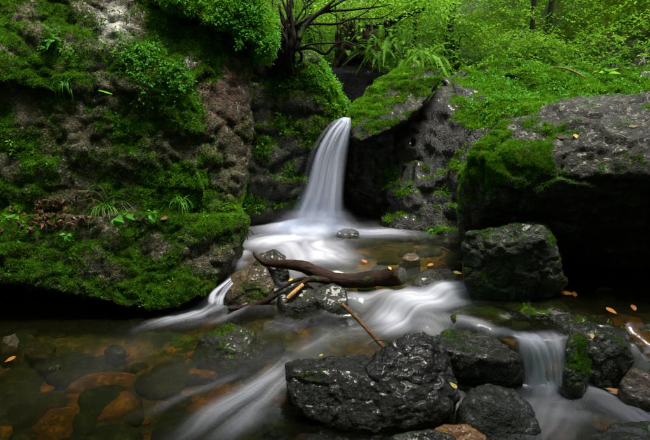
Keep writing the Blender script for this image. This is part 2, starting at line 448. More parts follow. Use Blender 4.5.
def rock(name, label, hulls, mat, vox=0.012, sm=3, big=(0.02, 3.0), mid=(0.010, 9.0), fine=(0.004, 28), block=None, strata=None, ridge=None,
         moss=None, wet=0.0, tint=0.0, lichen=0.3, cat='rock', seed=0.0, tuft=None, kind=None, key=None, foot=0.0):
    if foot:
        hulls = [[at(*p) if isinstance(p, tuple) else p for p in h] for h in hulls]
        hulls = [h + [np.mean(h, 0) * (-.08, -.08, 0) + p * (1.08, 1.08, 1) - (0, 0, foot) for p in h] for h in hulls]
    co, quads, ed = hull_union(hulls, vox)
    co = lap(co, ed, sm)
    no = vnormals(co, quads); no = lap(no, ed, 4); no /= np.linalg.norm(no, axis=1)[:, None]
    d = big[0] * fbm(co, big[1], 3, off=seed) + mid[0] * fbm(co, mid[1], 4, off=seed + 5)
    if block:
        for amp, fr in (block if isinstance(block, list) else [block]):
            wp = co + 0.25 / fr * np.stack([fbm(co, fr * 1.3, 2, off=seed + k * 9) for k in range(3)], 1)
            f1, f2, idv = voronoi(wp * (1, 1, 1.5), fr, off=seed + 2)
            d += amp * (idv - 0.5) * 2 - amp * 0.9 * (1 - smooth(f2 - f1, 0.0, 0.16))
    if strata:
        amp, fr, dr = strata; dr = np.array(dr, float); dr /= np.linalg.norm(dr)
        h = co @ dr * fr + 0.9 * fbm(co, 2.2, 3, off=seed + 1) + 0.25 * fbm(co, 9, 2)
        fr_ = h - np.floor(h)
        d += amp * (smooth(fr_, 0, 0.75) - smooth(fr_, 0.85, 1.0) - 0.4) * (0.6 + 0.8 * fbm(co, 1.7, 2, off=9))
    if ridge:
        d += ridge[0] * ridged(co, ridge[1], 3, off=seed)
    d += fine[0] * fbm(co, fine[1], 3, off=seed + 11)
    co = co + no * d[:, None]
    no = vnormals(co, quads)
    mo = np.clip(moss(co, no), 0, 1) if moss else np.zeros(len(co))
    ev = lambda x: np.clip(x(co, no), 0, 2) if callable(x) else np.full(len(co), float(x))
    lo, hi = co.min(0), co.max(0)
    org = np.array([(lo[0] + hi[0]) / 2, (lo[1] + hi[1]) / 2, lo[2]])
    ob = mesh_np(name, co, quads=quads, mat=mat, attrs={'moss': mo, 'wet': ev(wet), 'tint': ev(tint), 'lichen': ev(lichen)}, origin=org)
    if kind == 'structure':
        ob['kind'] = kind
        if label: ob['label'] = label
    elif label: tag(ob, label, cat)
    if tuft:
        for tf in (tuft if isinstance(tuft, list) else [tuft]):
            tf = dict(tf); mk = tf.pop('mask', None)
            mm = smooth(mo + 0.35 * fbm(co, 16, 3, off=1.7), 0.42, 0.75) if mk is None else np.clip(mk(co, no, mo), 0, 1)
            tufts(co, quads, no, mm, parent=ob, seed=int(seed * 10) + 5, **tf)
    ROCKS[key or name] = (co, quads, no, ob, mo)
    return ob


def mossf(base=0.2, up=0.5, amp=0.6, fr=3.5, patches=(), Y=3.0, seed=0.0, side=0.0):
    def f(co, no):
        m = base + up * no[:, 2] + side * no[:, 0] + amp * fbm(co, fr, 4, off=seed + 21)
        if patches: m = m + patch(co, patches, Y)
        return m
    return f


#@STRUCT
# ---- the mossy cliff on the left
LX = -100
cl_h = [
    # upper wall
    [(LX, 60, 3.2), (LX, 225, 2.92), (90, 100, 3.10), (185, 95, 3.06), (195, 225, 2.97), (200, 50, 3.2), (140, 30, 3.24), (238, 225, 3.1), (252, 150, 3.22), (254, 70, 3.32),
     (LX, -70, 3.7), (120, -60, 3.72), (250, -30, 3.75), (LX, -70, 4.3), (200, -50, 4.3), (240, 40, 4.3), (235, 215, 4.2), (LX, 225, 4.2)],
    # lower bulge below the ledge
    [(LX, 222, 2.86), (LX, 258, 2.70), (20, 272, 2.70), (60, 290, 2.69), (130, 309, 2.67), (178, 306, 2.71), (213, 287, 2.84), (238, 250, 3.02), (246, 218, 3.15),
     (205, 214, 2.92), (100, 216, 2.86), (LX, 225, 4.2), (LX, 245, 3.7), (130, 262, 3.7), (200, 262, 3.6), (235, 225, 4.0)],
    # right foot beside the pool
    [(195, 225, 3.0), (205, 290, 2.9), (225, 275, 2.98), (243, 240, 3.12), (247, 215, 3.2), (200, 310, 3.1), (235, 290, 3.4), (240, 215, 4.2), (200, 215, 4.2), (215, 330, 4.2)],
    # recessed foot of the wall, dark under the overhang
    [np.array((-2.9, 3.35, 0.6)), np.array((-2.9, 3.35, -0.4)), np.array((-0.75, 3.25, -0.4)), np.array((-0.75, 3.3, 0.6)), np.array((-2.9, 4.0, 0.6)), np.array((-2.9, 4.0, -.4)), np.array((-0.75, 4.0, -0.4)), np.array((-0.75, 4.0, 0.6))],
    # mossy hump on top, hanging to the right
    [(170, -60, 3.4), (186, 2, 3.26), (208, 24, 3.2), (226, 30, 3.2), (238, 0, 3.28), (230, -50, 3.4), (175, -60, 4.0), (235, -40, 4.0)],
    [(222, -50, 3.42), (226, 20, 3.26), (240, 46, 3.2), (256, 40, 3.22), (266, 10, 3.3), (262, -45, 3.5), (225, -50, 4.1), (262, -40, 4.1)],
    [(250, 20, 3.32), (252, 54, 3.26), (266, 62, 3.24), (276, 44, 3.3), (275, 12, 3.4), (255, 10, 4.0), (272, 20, 4.0), (264, 56, 3.8)],
    [(150, -60, 3.4), (150, -5, 3.24), (182, 18, 3.2), (196, 10, 3.22), (200, -60, 3.4), (150, -60, 4.), (195, -20, 4.)],
    # bank with herbs across the upper left
    [(LX, 12, 3.28), (LX, 62, 3.08), (0, 68, 3.06), (42, 88, 3.05), (75, 96, 3.06), (112, 86, 3.07), (120, 40, 3.2), (60, 22, 3.25), (0, 20, 3.22), (LX, 40, 3.8), (100, 60, 3.6)],
    [(100, 40, 3.2), (125, 30, 3.25), (180, 62, 3.08), (196, 100, 3.03), (190, 140, 3.0), (160, 100, 3.02), (115, 85, 3.05), (150, 60, 3.7)],
    # bulge with moss in the middle right
    [(120, 165, 3.03), (165, 145, 3.01), (198, 165, 2.97), (207, 205, 2.95), (170, 218, 2.93), (120, 212, 2.97), (150, 180, 3.5), (190, 180, 3.5)],
    # top back shelf with pale stone
    [(60, -30, 3.5), (70, 4, 3.34), (80, 34, 3.22), (135, 34, 3.2), (140, 6, 3.3), (130, -30, 3.45), (60, -30, 3.9), (140, -20, 3.9)],
]
cl_moss = mossf(0.42, 0.32, 1.0, 4.2, [(185, 190, .16, .65), (150, 195, .14, .3), (225, 215, .10, .35), (150, 70, .20, .45), (40, 60, .22, .35), (185, 95, .12, .4),
                                        (230, 20, .22, .8), (170, 0, .16, .6), (195, 130, .1, .3), (222, 110, .17, -.7), (225, 75, .12, -.7), (238, 160, .15, -.6), (100, 15, .14, -1.0), (183, 62, .06, -.8),
                                        (110, 265, .3, .15), (60, 255, .25, .1), (60, 150, .4, -.10)], 3.05)
cliff = rock('mossy_cliff', 'tall overhanging cliff covered in green moss beside the pool', cl_h, M['cliff'], vox=0.0155, sm=2, cat='cliff',
             big=(0.035, 2.0), mid=(0.016, 7), fine=(0.006, 26), block=[(0.014, 4.2), (0.004, 11)], strata=(0.014, 5.0, (0.35, -0.1, 1)),
             moss=cl_moss, wet=lambda co, no: 0.25 + 0.5 * smooth(-co[:, 2], -0.5, 0.1), tint=lambda co, no: patch(co, [(222, 85, .2, 1.2), (228, 60, .12, .6), (235, 130, .12, .5)], 3.1),
             lichen=lambda co, no: 0.55 + patch(co, [(100, 18, .12, 1.8), (183, 62, .045, 1.7), (200, 195, .1, .5), (210, 130, .2, .35), (232, 205, .1, .4)], 3.1), seed=1.3, key='cliff',
             tuft=[dict(density=52000, length=0.0085, width=0.0034, mat=M['moss'], blades=2, droop=0.35, cap=185000, name='moss'),
                   dict(density=52000, length=0.0085, width=0.0034, mat=M['lime'], blades=2, droop=0.4, cap=70000, name='bright_moss', mask=lambda co, no, mo: smooth(patch(co, [(186, 185, .15, 1.2), (228, 212, .08, 1.0), (155, 200, .12, .8), (150, 66, .18, .8), (60, 62, .16, .7), (186, 100, .1, .9), (195, 140, .07, .7), (215, 240, .06, .5), (140, 150, .1, .3), (185, 290, .06, .3)], 3.0) + .6 * fbm(co, 8, 3, off=31), .55, .95)),
                   dict(density=30000, length=0.011, width=0.004, mat=M['olive'], blades=2, droop=0.3, cap=60000, name='olive_moss', mask=lambda co, no, mo: smooth(mo + .5 * fbm(co, 9, 3, off=4), .15, .5) * (1 - smooth(mo, .5, .7))),
                   dict(density=40000, length=0.024, width=0.0075, mat=M['lime'], blades=2, droop=0.75, cap=60000, name='hanging_moss', mask=lambda co, no, mo: smooth(patch(co, [(240, 15, .22, 1.0), (170, -8, .14, 1.0), (262, 45, .1, .9), (205, 5, .1, .6)], 3.15) + .8 * fbm(co, 10, 3), .5, .9))])

# ---- dark rock shoulder behind, carrying the lip of the fall
rock('rock_shoulder', 'dark mossy rock shoulder left of the waterfall with a bright green edge',
     [[(236, 50, 4.15), (285, 50, 4.2), (316, 57, 4.35), (338, 86, 4.4), (349, 110, 4.35), (340, 122, 4.25), (322, 128, 4.2), (306, 160, 4.22), (298, 240, 4.22), (236, 250, 3.95), (236, 150, 4.02),
       (236, 50, 5.2), (310, 56, 5.2), (334, 84, 5.2), (345, 108, 5.2), (300, 240, 5.2), (236, 240, 5.2)]], M['dark'], vox=0.02, sm=2,
     big=(0.05, 2.2), mid=(0.016, 7), fine=(0.007, 24), block=(0.02, 3.8), strata=(0.022, 5, (-0.6, 0, 1)),
     moss=mossf(0.34, 0.5, 0.8, 3.5, [(325, 75, .16, .7), (343, 105, .1, .8), (290, 60, .2, .3), (290, 120, .25, .1)], 4.3), wet=lambda co, no: 0.3 + patch(co, [(315, 160, .3, .6)], 4.2), lichen=0.2, seed=2.1, key='shoulder',
     tuft=[dict(density=26000, length=0.018, width=0.006, mat=M['moss'], cap=38000, droop=0.3),
           dict(density=50000, length=0.02, width=0.006, mat=M['lime'], cap=14000, name='bright_moss', mask=lambda co, no, mo: smooth(patch(co, [(326, 74, .13, 1.), (343, 103, .09, 1.), (336, 88, .09, .8)], 4.35) * smooth(no[:, 2] + .5 * no[:, 0], 0.05, .5), .35, .7))])
# ---- slanted slab right of the lip
rock('leaning_slab', 'slanted mossy slab leaning above the right side of the waterfall',
     [[(348, 124, 4.2), (353, 106, 4.45), (384, 75, 4.7), (412, 64, 4.8), (441, 68, 4.55), (440, 80, 4.28), (421, 107, 4.06), (393, 128, 4.0), (362, 142, 4.05), (350, 138, 4.15), (360, 112, 5.0), (435, 78, 5.2), (400, 130, 4.8)]],
     M['dark'], vox=0.014, sm=2, big=(0.025, 3), mid=(0.010, 8), fine=(0.004, 26), strata=(0.035, 6, (0.55, 0.5, 0.75)), block=(0.008, 6),
     moss=mossf(0.22, 0.5, 0.8, 5, [(362, 105, .12, .6), (385, 80, .12, .5), (405, 70, .1, .4), (418, 98, .12, -.1)], 4.3), wet=0.35, lichen=0.1, seed=3.7, key='slab',
     tuft=[dict(density=34000, length=0.014, width=0.005, mat=M['moss'], cap=30000, droop=0.2),
           dict(density=40000, length=0.017, width=0.005, mat=M['lime'], cap=12000, name='bright_moss', mask=lambda co, no, mo: smooth(mo + .3 * fbm(co, 12, 2), .75, 1.0) * smooth(no[:, 2], .35, .7))])
rock('plunge_wall_rock', 'black wet rock face right of the waterfall under the leaning slab',
     [[(352, 132, 4.4), (392, 126, 4.35), (396, 235, 4.3), (350, 235, 4.55), (344, 180, 4.6), (352, 120, 5.6), (400, 110, 5.6), (400, 235, 5.6), (340, 235, 5.6)]], M['dark'], vox=0.022,
     big=(0.05, 3), mid=(0.02, 8), block=(0.02, 6), moss=mossf(-0.1, 0.4, 0.5, 4), wet=0.7, seed=4.4)
# ---- layered wet rock behind on the right, with a mossy top
rock('layered_rock', 'layered wet grey rock with a thick green mossy top behind the big boulder',
     [[(383, 165, 4.35), (386, 238, 4.0), (396, 128, 4.5), (432, 101, 4.5), (455, 108, 4.3), (470, 130, 4.05), (470, 245, 3.6), (560, 112, 3.9), (725, 122, 3.8), (725, 260, 3.9),
       (452, 82, 4.9), (470, 76, 5.1), (560, 72, 5.2), (725, 80, 5.2), (725, 80, 5.8), (470, 76, 5.8), (400, 120, 5.5), (400, 238, 5.2), (725, 260, 5.)],
      [(440, 80, 4.95), (500, 63, 5.15), (520, 64, 5.3), (505, 78, 4.9), (455, 90, 4.8), (500, 66, 5.8), (445, 84, 5.6)],
      [(505, 72, 4.9), (520, 67, 5.0), (600, 68, 5.05), (725, 74, 5.1), (725, 98, 4.4), (620, 92, 4.4), (540, 88, 4.5), (520, 80, 5.8), (725, 78, 5.8)]],
     M['wetgrey'], vox=0.021, sm=2, big=(0.05, 2.3), mid=(0.015, 7), fine=(0.005, 24), block=[(0.012, 3.5)], strata=(0.06, 6.5, (-0.55, -0.25, 0.8)),
     moss=mossf(-0.12, 1.0, 0.75, 4.2, [(560, 85, .45, .6), (480, 110, .22, .35), (640, 90, .4, .4), (425, 166, .05, .9), (470, 72, .2, -.6), (435, 115, .22, -.45), (415, 128, .2, -.4), (450, 95, .12, -.3)], 4.2),
     wet=lambda co, no: 0.7 + 0.3 * smooth(-co[:, 2], -1.3, -0.9), lichen=0.05, seed=5.2, key='layered',
     tuft=[dict(density=32000, length=0.016, width=0.0055, mat=M['moss'], cap=80000, droop=0.25),
           dict(density=36000, length=0.020, width=0.006, mat=M['lime'], cap=50000, name='bright_moss', mask=lambda co, no, mo: smooth(mo + .5 * fbm(co, 6, 3, off=8), .55, .95) * smooth(no[:, 2], .2, .6))])
# ---- big boulder on the right
rock('big_boulder', 'big grey overhanging boulder at the right edge with moss on its shoulder',
     [[(459, 235, 3.12), (459, 195, 3.0), (463, 163, 3.0), (476, 147, 2.98), (506, 121, 3.1), (546, 102, 3.15), (580, 98, 3.25), (640, 97, 3.3), (780, 103, 3.35),
       (475, 180, 2.86), (500, 148, 2.88), (540, 123, 2.96), (600, 117, 2.98), (660, 119, 2.96), (780, 122, 2.94), (510, 175, 2.74), (550, 150, 2.72), (610, 143, 2.68), (680, 145, 2.64), (780, 148, 2.59),
       (480, 205, 2.82), (515, 200, 2.72), (560, 180, 2.64), (620, 172, 2.58), (690, 178, 2.52), (780, 182, 2.49),
       (470, 242, 3.05), (560, 262, 3.05), (780, 270, 3.0), (530, 228, 2.84), (640, 212, 2.74), (780, 215, 2.69),
       (462, 235, 3.7), (480, 150, 3.7), (560, 104, 3.9), (780, 110, 3.9), (780, 270, 3.9), (480, 255, 3.7)]],
     M['grey'], vox=0.0165, sm=7, big=(0.045, 2.2), mid=(0.014, 7), fine=(0.004, 26), block=[(0.020, 3.6), (0.005, 12)], strata=(0.022, 4.5, (-0.3, -0.2, 1)),
     moss=mossf(0.0, 0.30, 0.75, 5.5, [(470, 170, .11, .6), (480, 150, .10, .55), (500, 133, .10, .5), (466, 200, .12, .5), (515, 180, .14, .45), (525, 116, .09, .45), (548, 108, .08, .45), (500, 165, .12, .3), (560, 128, .09, .4), (540, 150, .11, .4), (610, 118, .05, .25), (600, 122, .06, .35), (625, 116, .05, .35), (575, 105, .2, -.35), (650, 105, .2, -.3)], 2.75, side=-0.15),
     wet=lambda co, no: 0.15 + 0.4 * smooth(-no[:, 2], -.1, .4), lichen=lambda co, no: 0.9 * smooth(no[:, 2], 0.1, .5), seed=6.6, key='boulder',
     tuft=[dict(density=45000, length=0.0065, width=0.003, mat=M['moss'], cap=40000, droop=0.2),
           dict(density=70000, length=0.0065, width=0.003, mat=M['lime'], cap=40000, name='bright_moss', mask=lambda co, no, mo: smooth(mo + .5 * fbm(co, 9, 3, off=8), .38, .75))])
rock('wedged_block', 'angular dark green block wedged under the big boulder',
     [[(461, 252, 2.66), (466, 233, 2.68), (520, 221, 2.66), (544, 225, 2.62), (557, 240, 2.60), (563, 264, 2.57), (567, 283, 2.58), (540, 291, 2.56), (482, 293, 2.58), (464, 282, 2.63),
       (500, 245, 2.58), (545, 240, 2.56), (550, 280, 2.54), (470, 235, 3.0), (545, 228, 3.0), (555, 260, 3.0), (470, 300, 2.95), (545, 302, 2.95), (480, 306, 2.6), (545, 306, 2.6)]],
     M['green'], vox=0.009, sm=3, big=(0.012, 4), mid=(0.008, 11), fine=(0.003, 34), block=(0.009, 7), strata=(0.006, 9, (0.5, 0, 1)),
     moss=mossf(0.05, 0.5, 0.5, 6, [(550, 240, .05, .3)], 2.6), wet=0.35, lichen=0.3, seed=7.1, tuft=dict(density=60000, length=0.008, width=0.003, mat=M['moss'], cap=12000))
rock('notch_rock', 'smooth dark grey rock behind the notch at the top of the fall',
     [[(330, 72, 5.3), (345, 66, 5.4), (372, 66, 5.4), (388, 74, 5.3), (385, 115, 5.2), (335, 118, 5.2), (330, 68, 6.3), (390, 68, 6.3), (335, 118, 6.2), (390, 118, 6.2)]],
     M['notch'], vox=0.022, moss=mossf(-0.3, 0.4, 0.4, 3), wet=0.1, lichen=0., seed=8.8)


# ------------------------------------------------------------------ stream: water surface and bed
wp = [(300, 222, .22), (420, 225, .22), (260, 245, .22), (460, 240, .22), (330, 265, .22), (440, 262, .215), (380, 258, .22), (480, 262, .215), (250, 225, .22), (340, 210, .22), (520, 250, .21),
      (243, 258, .21), (233, 275, .17), (219, 297, .05), (190, 312, .02), (262, 275, .18),
      (285, 288, .12), (300, 304, .06), (340, 292, .14), (400, 290, .17), (450, 286, .195), (430, 303, .14), (390, 324, .06), (350, 322, .04), (320, 296, .10),
      (200, 330, .01), (100, 345, 0.), (0, 350, 0.), (50, 400, 0.), (150, 420, -.01), (250, 400, -.01), (300, 345, .02), (250, 375, 0.), (280, 435, -.03), (0, 440, 0.), (380, 440, -.04), (-120, 400, 0.), (-60, 330, 0.),
      (500, 302, .19), (560, 300, .2), (620, 303, .2), (660, 320, .2), (720, 310, .2), (475, 316, .165), (515, 331, .155), (545, 334, .15), (560, 330, .16), (600, 320, .19), (640, 335, .185), (700, 340, .18),
      (530, 392, -.05), (560, 393, -.05), (620, 392, -.05), (660, 405, -.05), (560, 430, -.06), (500, 385, -.05), (640, 360, .06), (720, 390, -.04), (470, 440, -.05), (600, 380, -.03), (440, 345, .06)]
WP = np.array([onz(*p) for p in wp])


def water_level(x, y):
    num = np.zeros_like(x); den = np.zeros_like(x)
    for p in WP:
        d2 = (x - p[0]) ** 2 + (y - p[1]) ** 2 + 0.0012
        k = d2 ** -2.0
        num += k * p[2]; den += k
    return num / den


gx = np.arange(-2.6, 2.7, 0.012); gy = np.arange(1.0, 4.75, 0.012)
GX, GY = np.meshgrid(gx, gy); fx, fy = GX.ravel(), GY.ravel()
lev = water_level(fx, fy)
# foam brushes: polyline in the photo with water heights, half width (m), intensity, streak frequency across
brushes = [
    ([(292, 225, .22), (340, 227, .22)], .27, 1.7, 4), ([(300, 232, .22), (262, 243, .22), (250, 252, .215)], .16, .95, 15), ([(330, 228, .22), (422, 233, .22)], .10, .7, 24),
    ([(318, 236, .22), (322, 252, .22), (352, 268, .215)], .15, .85, 16), ([(285, 240, .22), (300, 256, .22), (318, 264, .22)], .12, .7, 18),
    ([(246, 252, .21), (240, 264, .19)], .035, .7, 60), ([(224, 294, .06), (205, 306, .03), (175, 320, .01), (140, 331, .0)], .05, .8, 70),
    ([(290, 293, .09), (272, 303, .05), (240, 308, .04), (205, 314, .02), (160, 325, .01)], .038, .75, 75), ([(280, 302, .05), (240, 318, .02), (200, 326, .01)], .03, .4, 80),
    ([(458, 289, .19), (425, 297, .16), (398, 306, .12), (370, 332, .05)], .10, 1.1, 30), ([(400, 290, .17), (360, 296, .14), (335, 300, .11)], .05, .75, 60), ([(440, 300, .15), (410, 315, .1), (375, 345, .03)], .08, .9, 36),
    ([(282, 362, .01), (255, 384, .0), (222, 408, -.01), (165, 445, -.01)], .05, .62, 75), ([(286, 372, .01), (268, 395, -.01), (240, 420, -.02), (200, 450, -.02)], .04, .5, 80), ([(340, 335, .03), (305, 348, .02), (282, 362, .01)], .035, .28, 80), ([(240, 372, 0.), (190, 392, 0.), (130, 415, 0.)], .03, .16, 80),
    ([(430, 315, .13), (470, 320, .16), (505, 330, .155), (522, 342, .12)], .025, .55, 80), ([(545, 388, -.05), (575, 391, -.05), (620, 393, -.05), (665, 400, -.05)], .07, 1.0, 40), ([(556, 386, -.05), (552, 398, -.05)], .07, .8, 40),
    ([(560, 398, -.05), (545, 415, -.055), (520, 440, -.06)], .09, .45, 40), ([(590, 398, -.05), (630, 412, -.05), (660, 425, -.05)], .08, .4, 40), ([(525, 345, .12), (530, 375, -.02)], .03, .5, 60),
    ([(630, 370, .03), (612, 378, -.02), (590, 388, -.05)], .03, .5, 60),
]
brushes += [([(150, 340, 0.), (80, 375, 0.), (0, 410, 0.)], .16, .04, 30), ([(300, 350, .02), (220, 372, .0), (120, 400, .0)], .14, .06, 30), ([(420, 320, .1), (440, 330, .08)], .08, .5, 40),
            ([(295, 300, .07), (220, 312, .02), (140, 330, .0)], .10, .16, 40), ([(455, 300, .15), (390, 325, .06), (330, 340, .03), (280, 370, .01), (170, 440, -.01)], .11, .15, 40),
            ([(545, 390, -.05), (600, 395, -.05), (660, 405, -.05)], .12, .5, 30), ([(560, 395, -.05), (540, 420, -.055), (515, 445, -.06)], .14, .4, 30), ([(600, 400, -.05), (640, 425, -.05)], .10, .4, 30), ([(262, 240, .22), (300, 262, .22), (345, 268, .22)], .16, .4, 16)]
foam = np.zeros_like(fx)
fx0, fy0 = fx, fy; P3 = np.stack([fx, fy, 0 * fx], 1)
wfx = fx + .045 * fbm(P3, 2.2, 2, off=3) + .012 * fbm(P3, 8, 2, off=1); wfy = fy + .035 * fbm(P3, 2.2, 2, off=17)
for pts, wdt, inten, sfr in brushes:
    pw = np.array([onz(*p) for p in pts])[:, :2]; fx, fy = wfx, wfy
    best = np.full(len(fx), 1e9); sB = np.zeros(len(fx)); tB = np.zeros(len(fx)); acc = 0.0
    for a, b in zip(pw[:-1], pw[1:]):
        ab = b - a; L = np.hypot(*ab)
        u = np.clip(((fx - a[0]) * ab[0] + (fy - a[1]) * ab[1]) / L ** 2, 0, 1)
        qx = a[0] + u * ab[0]; qy = a[1] + u * ab[1]
        d = np.hypot(fx - qx, fy - qy); sg = np.sign((fx - a[0]) * ab[1] - (fy - a[1]) * ab[0])
        m_ = d < best
        best = np.where(m_, d, best); sB = np.where(m_, acc + u * L, sB); tB = np.where(m_, d * sg, tB); acc += L
    on = best < wdt * 2.6
    if not on.any(): continue
    st = np.zeros(len(fx))
    q = np.stack([sB[on] * 3.0, tB[on] * sfr + 1.2 * perlin(np.stack([sB[on] * 4, tB[on] * 6, 0 * sB[on] + sfr], 1)), np.full(on.sum(), sfr * 1.7)], 1)
    st[on] = 0.5 + 0.6 * perlin(q) + 0.3 * perlin(q * (1.3, 1.9, 1) + 4)
    fall_ = np.exp(-(best / wdt) ** 2) * (1 - (.9 * smooth(sB / acc, .55, 1.0) if acc > .25 else 0)) * (1 - (.5 * (1 - smooth(sB / acc, 0, .15)) if acc > .25 else 0))
    foam = np.maximum(foam, np.where(on, inten * fall_ * np.clip(0.38 + 0.62 * st + 0.5 * max(inten - 0.8, 0), 0, 1.2), 0))
foam = np.clip(foam, 0, 0.96); fx, fy = fx0, fy0
P3 = np.stack([fx, fy, 0 * fx], 1)
base_c = onz(316, 226, .22)
lev = lev + 0.006 * fbm(P3, 5, 3) + 0.05 * np.exp(-((fx - base_c[0]) ** 2 + (fy - base_c[1]) ** 2) / 0.2 ** 2) + 0.012 * foam
nx, ny = len(gx), len(gy)
I = np.arange(nx * ny).reshape(ny, nx)
Q = np.stack([I[:-1, :-1], I[:-1, 1:], I[1:, 1:], I[1:, :-1]], -1).reshape(-1, 4)
wat = mesh_np('stream_water', np.stack([fx, fy, lev], 1), quads=Q, mat=M['water'], attrs={'foam': foam}, kind='structure')
wat['label'] = 'silky stream water running over stones below the waterfall'

# bed
bx = np.arange(-2.8, 2.9, 0.03); by = np.arange(0.3, 4.8, 0.03)
BX, BY = np.meshgrid(bx, by); bfx, bfy = BX.ravel(), BY.ravel(); B3 = np.stack([bfx, bfy, 0 * bfx], 1)


def bed_height(x, y):
    p = np.stack([x, y, 0 * x], 1)
    return water_level(x, y) - 0.105 + 0.035 * fbm(p, 2.5, 3, off=2) + 0.02 * fbm(p, 9, 3)


bz = bed_height(bfx, bfy)
nx2, ny2 = len(bx), len(by); I = np.arange(nx2 * ny2).reshape(ny2, nx2)
Q2 = np.stack([I[:-1, :-1], I[:-1, 1:], I[1:, 1:], I[1:, :-1]], -1).reshape(-1, 4)
bed = mesh_np('stream_bed', np.stack([bfx, bfy, bz], 1), quads=Q2, mat=M['bed'],
              attrs={'moss': 0.25 + 0.6 * fbm(B3, 1.6, 3), 'wet': np.zeros(len(bfx)), 'tint': np.clip(2.2 * fbm(B3, 2.6, 3, off=7) + sum(1.6 * np.exp(-((bfx - q[0]) ** 2 + (bfy - q[1]) ** 2) / .22 ** 2) for q in (onz(600, 312, .2), onz(540, 322, .17), onz(640, 320, .2), onz(430, 250, .2))), 0, 1), 'lichen': np.zeros(len(bfx))}, kind='structure')

# ground: valley, banks and the hillside behind
tx = np.concatenate([np.linspace(-40, -6, 25)[:-1], np.linspace(-6, 7, 90), np.linspace(7, 40, 25)[1:]])
ty = np.concatenate([np.linspace(-30, -2, 20)[:-1], np.linspace(-2, 16, 110), np.linspace(16, 60, 25)[1:]])
TX, TY = np.meshgrid(tx, ty); x, y = TX.ravel(), TY.ravel(); p3 = np.stack([x, y, 0 * x], 1)
bank = 2.4 * smooth(-x, 2.9, 4.6) + 2.2 * smooth(x, 2.6, 4.4) + 0.45 * np.clip(np.abs(x - .2) - 4.5, 0, 30)
bank = bank + 2.6 * smooth(-y, 1.2, 4.5) + 0.3 * np.clip(-y - 4.5, 0, 30)  # rise behind the viewpoint, added to block low frontal sky light
tz = np.maximum(-0.55 + bank, -0.55 + 1.6 * smooth(y, 4.7, 5.6) + 0.42 * np.clip(y - 5.6, 0, 60) + 0.5 * bank * smooth(y, 5, 7)) + 0.12 * fbm(p3, .8, 4) * smooth(y, 4, 6)
n1, n2 = len(tx), len(ty); I = np.arange(n1 * n2).reshape(n2, n1)
Q3 = np.stack([I[:-1, :-1], I[:-1, 1:], I[1:, 1:], I[1:, :-1]], -1).reshape(-1, 4)
ground = mesh_np('ground', np.stack([x, y, tz], 1), quads=Q3, mat=M['soil'], attrs={'moss': np.clip(0.65 + 0.5 * fbm(p3, .9, 4), 0, 1), 'wet': np.full(len(x), .2), 'tint': np.zeros(len(x)), 'lichen': np.zeros(len(x))}, kind='structure')


def ground_z(xx, yy):
    i = np.clip(np.searchsorted(tx, xx) - 1, 0, n1 - 2); j = np.clip(np.searchsorted(ty, yy) - 1, 0, n2 - 2)
    Z = tz.reshape(n2, n1)
    u = (xx - tx[i]) / (tx[i + 1] - tx[i]); v = (yy - ty[j]) / (ty[j + 1] - ty[j])
    return Z[j, i] * (1 - u) * (1 - v) + Z[j, i + 1] * u * (1 - v) + Z[j + 1, i] * (1 - u) * v + Z[j + 1, i + 1] * u * v


# ------------------------------------------------------------------ waterfall
def sheet(name, left, right, rows, cols, parent, layer=0.0, amp=0.02, seed=0.0, sfreq=9, alpha=1.0, edge=0.12, vfade=(0.0, 0.0), vlen=1.2):
    """a curtain of falling water between two edge lines of world points"""
    def res(pts, n):
        pts = np.array(pts, float); k = len(pts)
        P = np.vstack([2 * pts[0] - pts[1], pts, 2 * pts[-1] - pts[-2]])
        tt = np.linspace(0, k - 1 - 1e-6, n); i = tt.astype(int); f = (tt - i)[:, None]
        a, b, c, d = P[i], P[i + 1], P[i + 2], P[i + 3]
        return 0.5 * ((2 * b) + (c - a) * f + (2 * a - 5 * b + 4 * c - d) * f ** 2 + (3 * b - a - 3 * c + d) * f ** 3)
    Lp, Rp = res(left, rows), res(right, rows)
    u = np.linspace(0, 1, cols)
    V = Lp[:, None] * (1 - u)[None, :, None] + Rp[:, None] * u[None, :, None]
    v = np.linspace(0, 1, rows)
    U, W = np.meshgrid(u, v)
    q = np.stack([U.ravel() * sfreq, W.ravel() * vlen, np.full(U.size, seed)], 1)
    n_ = perlin(q) + 0.5 * perlin(q * (2.3, 1.6, 1) + 3) + 0.3 * perlin(q * (5.1, 2, 1) + 8)
    V = V.reshape(-1, 3)
    V[:, 1] += -layer - amp * np.sin(np.pi * U.ravel()) * (1 + n_)
    V[:, 0] += 0.006 * perlin(q * (1, 2, 1) + 20)
    a = np.clip(0.58 + 1.0 * n_, 0.03, 1) * smooth(U.ravel(), 0, edge) * smooth(1 - U.ravel(), 0, edge) * alpha
    if vfade[0]: a *= smooth(W.ravel(), 0, vfade[0])
    if vfade[1]: a *= smooth(1 - W.ravel(), 0, vfade[1])
    I = np.arange(rows * cols).reshape(rows, cols)
    Qs = np.stack([I[:-1, :-1], I[:-1, 1:], I[1:, 1:], I[1:, :-1]], -1).reshape(-1, 4)
    return mesh_np(name, V, quads=Qs, mat=M['fall'], parent=parent, attrs={'foam': np.clip(a, 0, 0.97)}, origin=np.array(parent.location))


